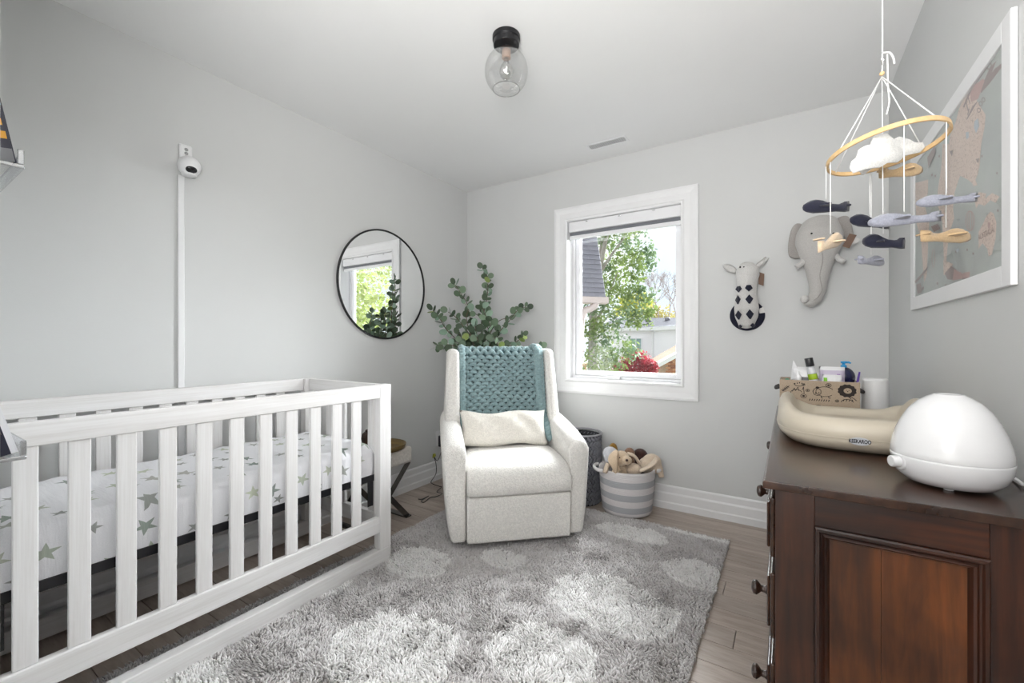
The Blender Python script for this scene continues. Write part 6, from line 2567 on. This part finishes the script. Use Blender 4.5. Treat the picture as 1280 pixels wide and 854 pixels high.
mb = MB()
wall_rect(mb, a2, b2, 0, 1, za - .06, za, .0, .14, nL)
wall_rect(mb, a2, b2, 0, 1, zb, zb + .06, .0, .14, nL)
for u in (0, .5, .96):
    wall_rect(mb, a2, b2, u - .02, u + .05, za, zb, .0, .14, nL)
wf = mb.build('window', flat('white_window_frame', lin(232, 234, 238), .5), hs)
for u0, u1 in ((.05, .47), (.56, .93)):
    mb = MB()
    wall_rect(mb, a2, b2, u0, u1, za, zb, .055, .08, nL)
    mb.build('pane', M_HG, wf)
# brick gable wing at the right, nearer
db = 27.0
bw_ = thing('brick_outbuilding', 'orange brick gable wall with white sloping fascia at the lower right of the window view', 'house', (at(838, 460, db).x, at(838, 460, db).y, GZ))
BO = Vector(bw_.location)
qb = lambda px, py, d_=db: at(px, py, d_) - BO
MB().prism([(0, 0), (4.2, 0), (4.2, 0), (4.2, 0)][:0] or [(0, 0), (5.2, 0), (5.2, qb(832, 449).z + 2.6), (.9, qb(832, 449).z + .25), (0, qb(829, 455).z)],
           (qb(828, 460).x, qb(828, 460).y, 0), (CS, SN, 0), (0, 0, 1), (-SN, CS, 0), 3.0).build('wall', flat('mortar', lin(176, 150, 130), .9), bw_)
# bricks laid in courses on the visible face
bk0 = qb(831, 460)
brs = random.Random(3)
zrow = qb(831, 470).z
bmesh_ = [MB(), MB(), MB()]
first = {}
k = 0
zt_ = zrow
while k < 48:
    z = zrow + k * .115
    for j in range(18):
        u = j * .30 + (k % 2) * .15 + .05
        p = Vector((bk0.x, bk0.y, 0)) + Vector((CS, SN, 0)) * u
        topz = qb(832, 449).z + (u - .2) * .55
        if z + .1 > topz or u > 4.9:
            continue
        c = brs.randrange(3)
        bmesh_[c].hexa([p + Vector((SN, -CS, 0)) * .03 + Vector((0, 0, z)), p + Vector((CS, SN, 0)) * .28 + Vector((SN, -CS, 0)) * .03 + Vector((0, 0, z)), p + Vector((CS, SN, 0)) * .28 + Vector((0, 0, z)), p + Vector((0, 0, z))],
                       [p + Vector((SN, -CS, 0)) * .03 + Vector((0, 0, z + .1)), p + Vector((CS, SN, 0)) * .28 + Vector((SN, -CS, 0)) * .03 + Vector((0, 0, z + .1)), p + Vector((CS, SN, 0)) * .28 + Vector((0, 0, z + .1)), p + Vector((0, 0, z + .1))])
    k += 1
for i, m in enumerate(bmesh_):
    tag(m.build('bricks', M_BRK[i], bw_), kind='stuff')
mb = MB()
g0_, g1_ = qb(824, 455.5, db - .4), qb(850, 441.5, db - .4)
g1_ = g0_ + (g1_ - g0_) * 4.2
mb.hexa([g0_ - Vector((0, 0, .18)), g1_ - Vector((0, 0, .18)), g1_ + Vector((-SN, CS, 0)) * .6 - Vector((0, 0, .18)), g0_ + Vector((-SN, CS, 0)) * .6 - Vector((0, 0, .18))],
        [g0_ + Vector((0, 0, .10)), g1_ + Vector((0, 0, .10)), g1_ + Vector((-SN, CS, 0)) * .6 + Vector((0, 0, .10)), g0_ + Vector((-SN, CS, 0)) * .6 + Vector((0, 0, .10))])
mb.build('fascia', flat('white_fascia', lin(236, 236, 240), .5), bw_)
# timber deck railing low at the left
pg_ = thing('timber_pergola', 'small pale timber frame at the lower left of the window view', 'pergola', (at(739, 465, 15).x, at(739, 465, 15).y, GZ))
PG = Vector(pg_.location)
M_TIM = flat('pale_timber', lin(196, 160, 128), .7)
for px in (731, 737, 744.5):
    p = at(px, 460, 15) - PG
    MB().box(p.x - .05, p.x + .05, p.y - .05, p.y + .05, 0, p.z + .10).build('post', M_TIM, pg_)
a_, b_ = at(727, 456, 15) - PG, at(747, 456, 15) - PG
for dz in (0, -.28):
    MB().hexa([a_ + Vector((0, 0, dz - .05)), b_ + Vector((0, 0, dz - .05)), b_ + Vector((-.1, .3, dz - .05)), a_ + Vector((-.1, .3, dz - .05))],
              [a_ + Vector((0, 0, dz + .05)), b_ + Vector((0, 0, dz + .05)), b_ + Vector((-.1, .3, dz + .05)), a_ + Vector((-.1, .3, dz + .05))]).build('beam', M_TIM, pg_)

# ---------------------------------------------------------------- groups of like things
GROUPS = {'plush toys heaped in the striped toy basket': ('plush_dog', 'plush_rabbit', 'plush_monkey', 'plush_duck', 'plush_bear', 'plush_puppy'),
          'toiletries standing in the beige basket': ('wipes_bag', 'lotion_bottle', 'lilac_pack', 'small_wipes_pack', 'pump_bottle', 'purple_brush', 'white_dropper', 'green_tube'),
          'garden trees reflected in the mirror': ('garden_tree', 'garden_tree.001', 'garden_tree.002'),
          'acrylic book ledges on the front wall': ('upper_book_ledge', 'lower_book_ledge'),
          'books on the acrylic ledges': ('picture_book', 'white_book'),
          'plush animal heads on the window wall': ('giraffe_head', 'elephant_head')}
for g_name, members in GROUPS.items():
    for m_ in members:
        if m_ in bpy.data.objects:
            bpy.data.objects[m_]['group'] = g_name
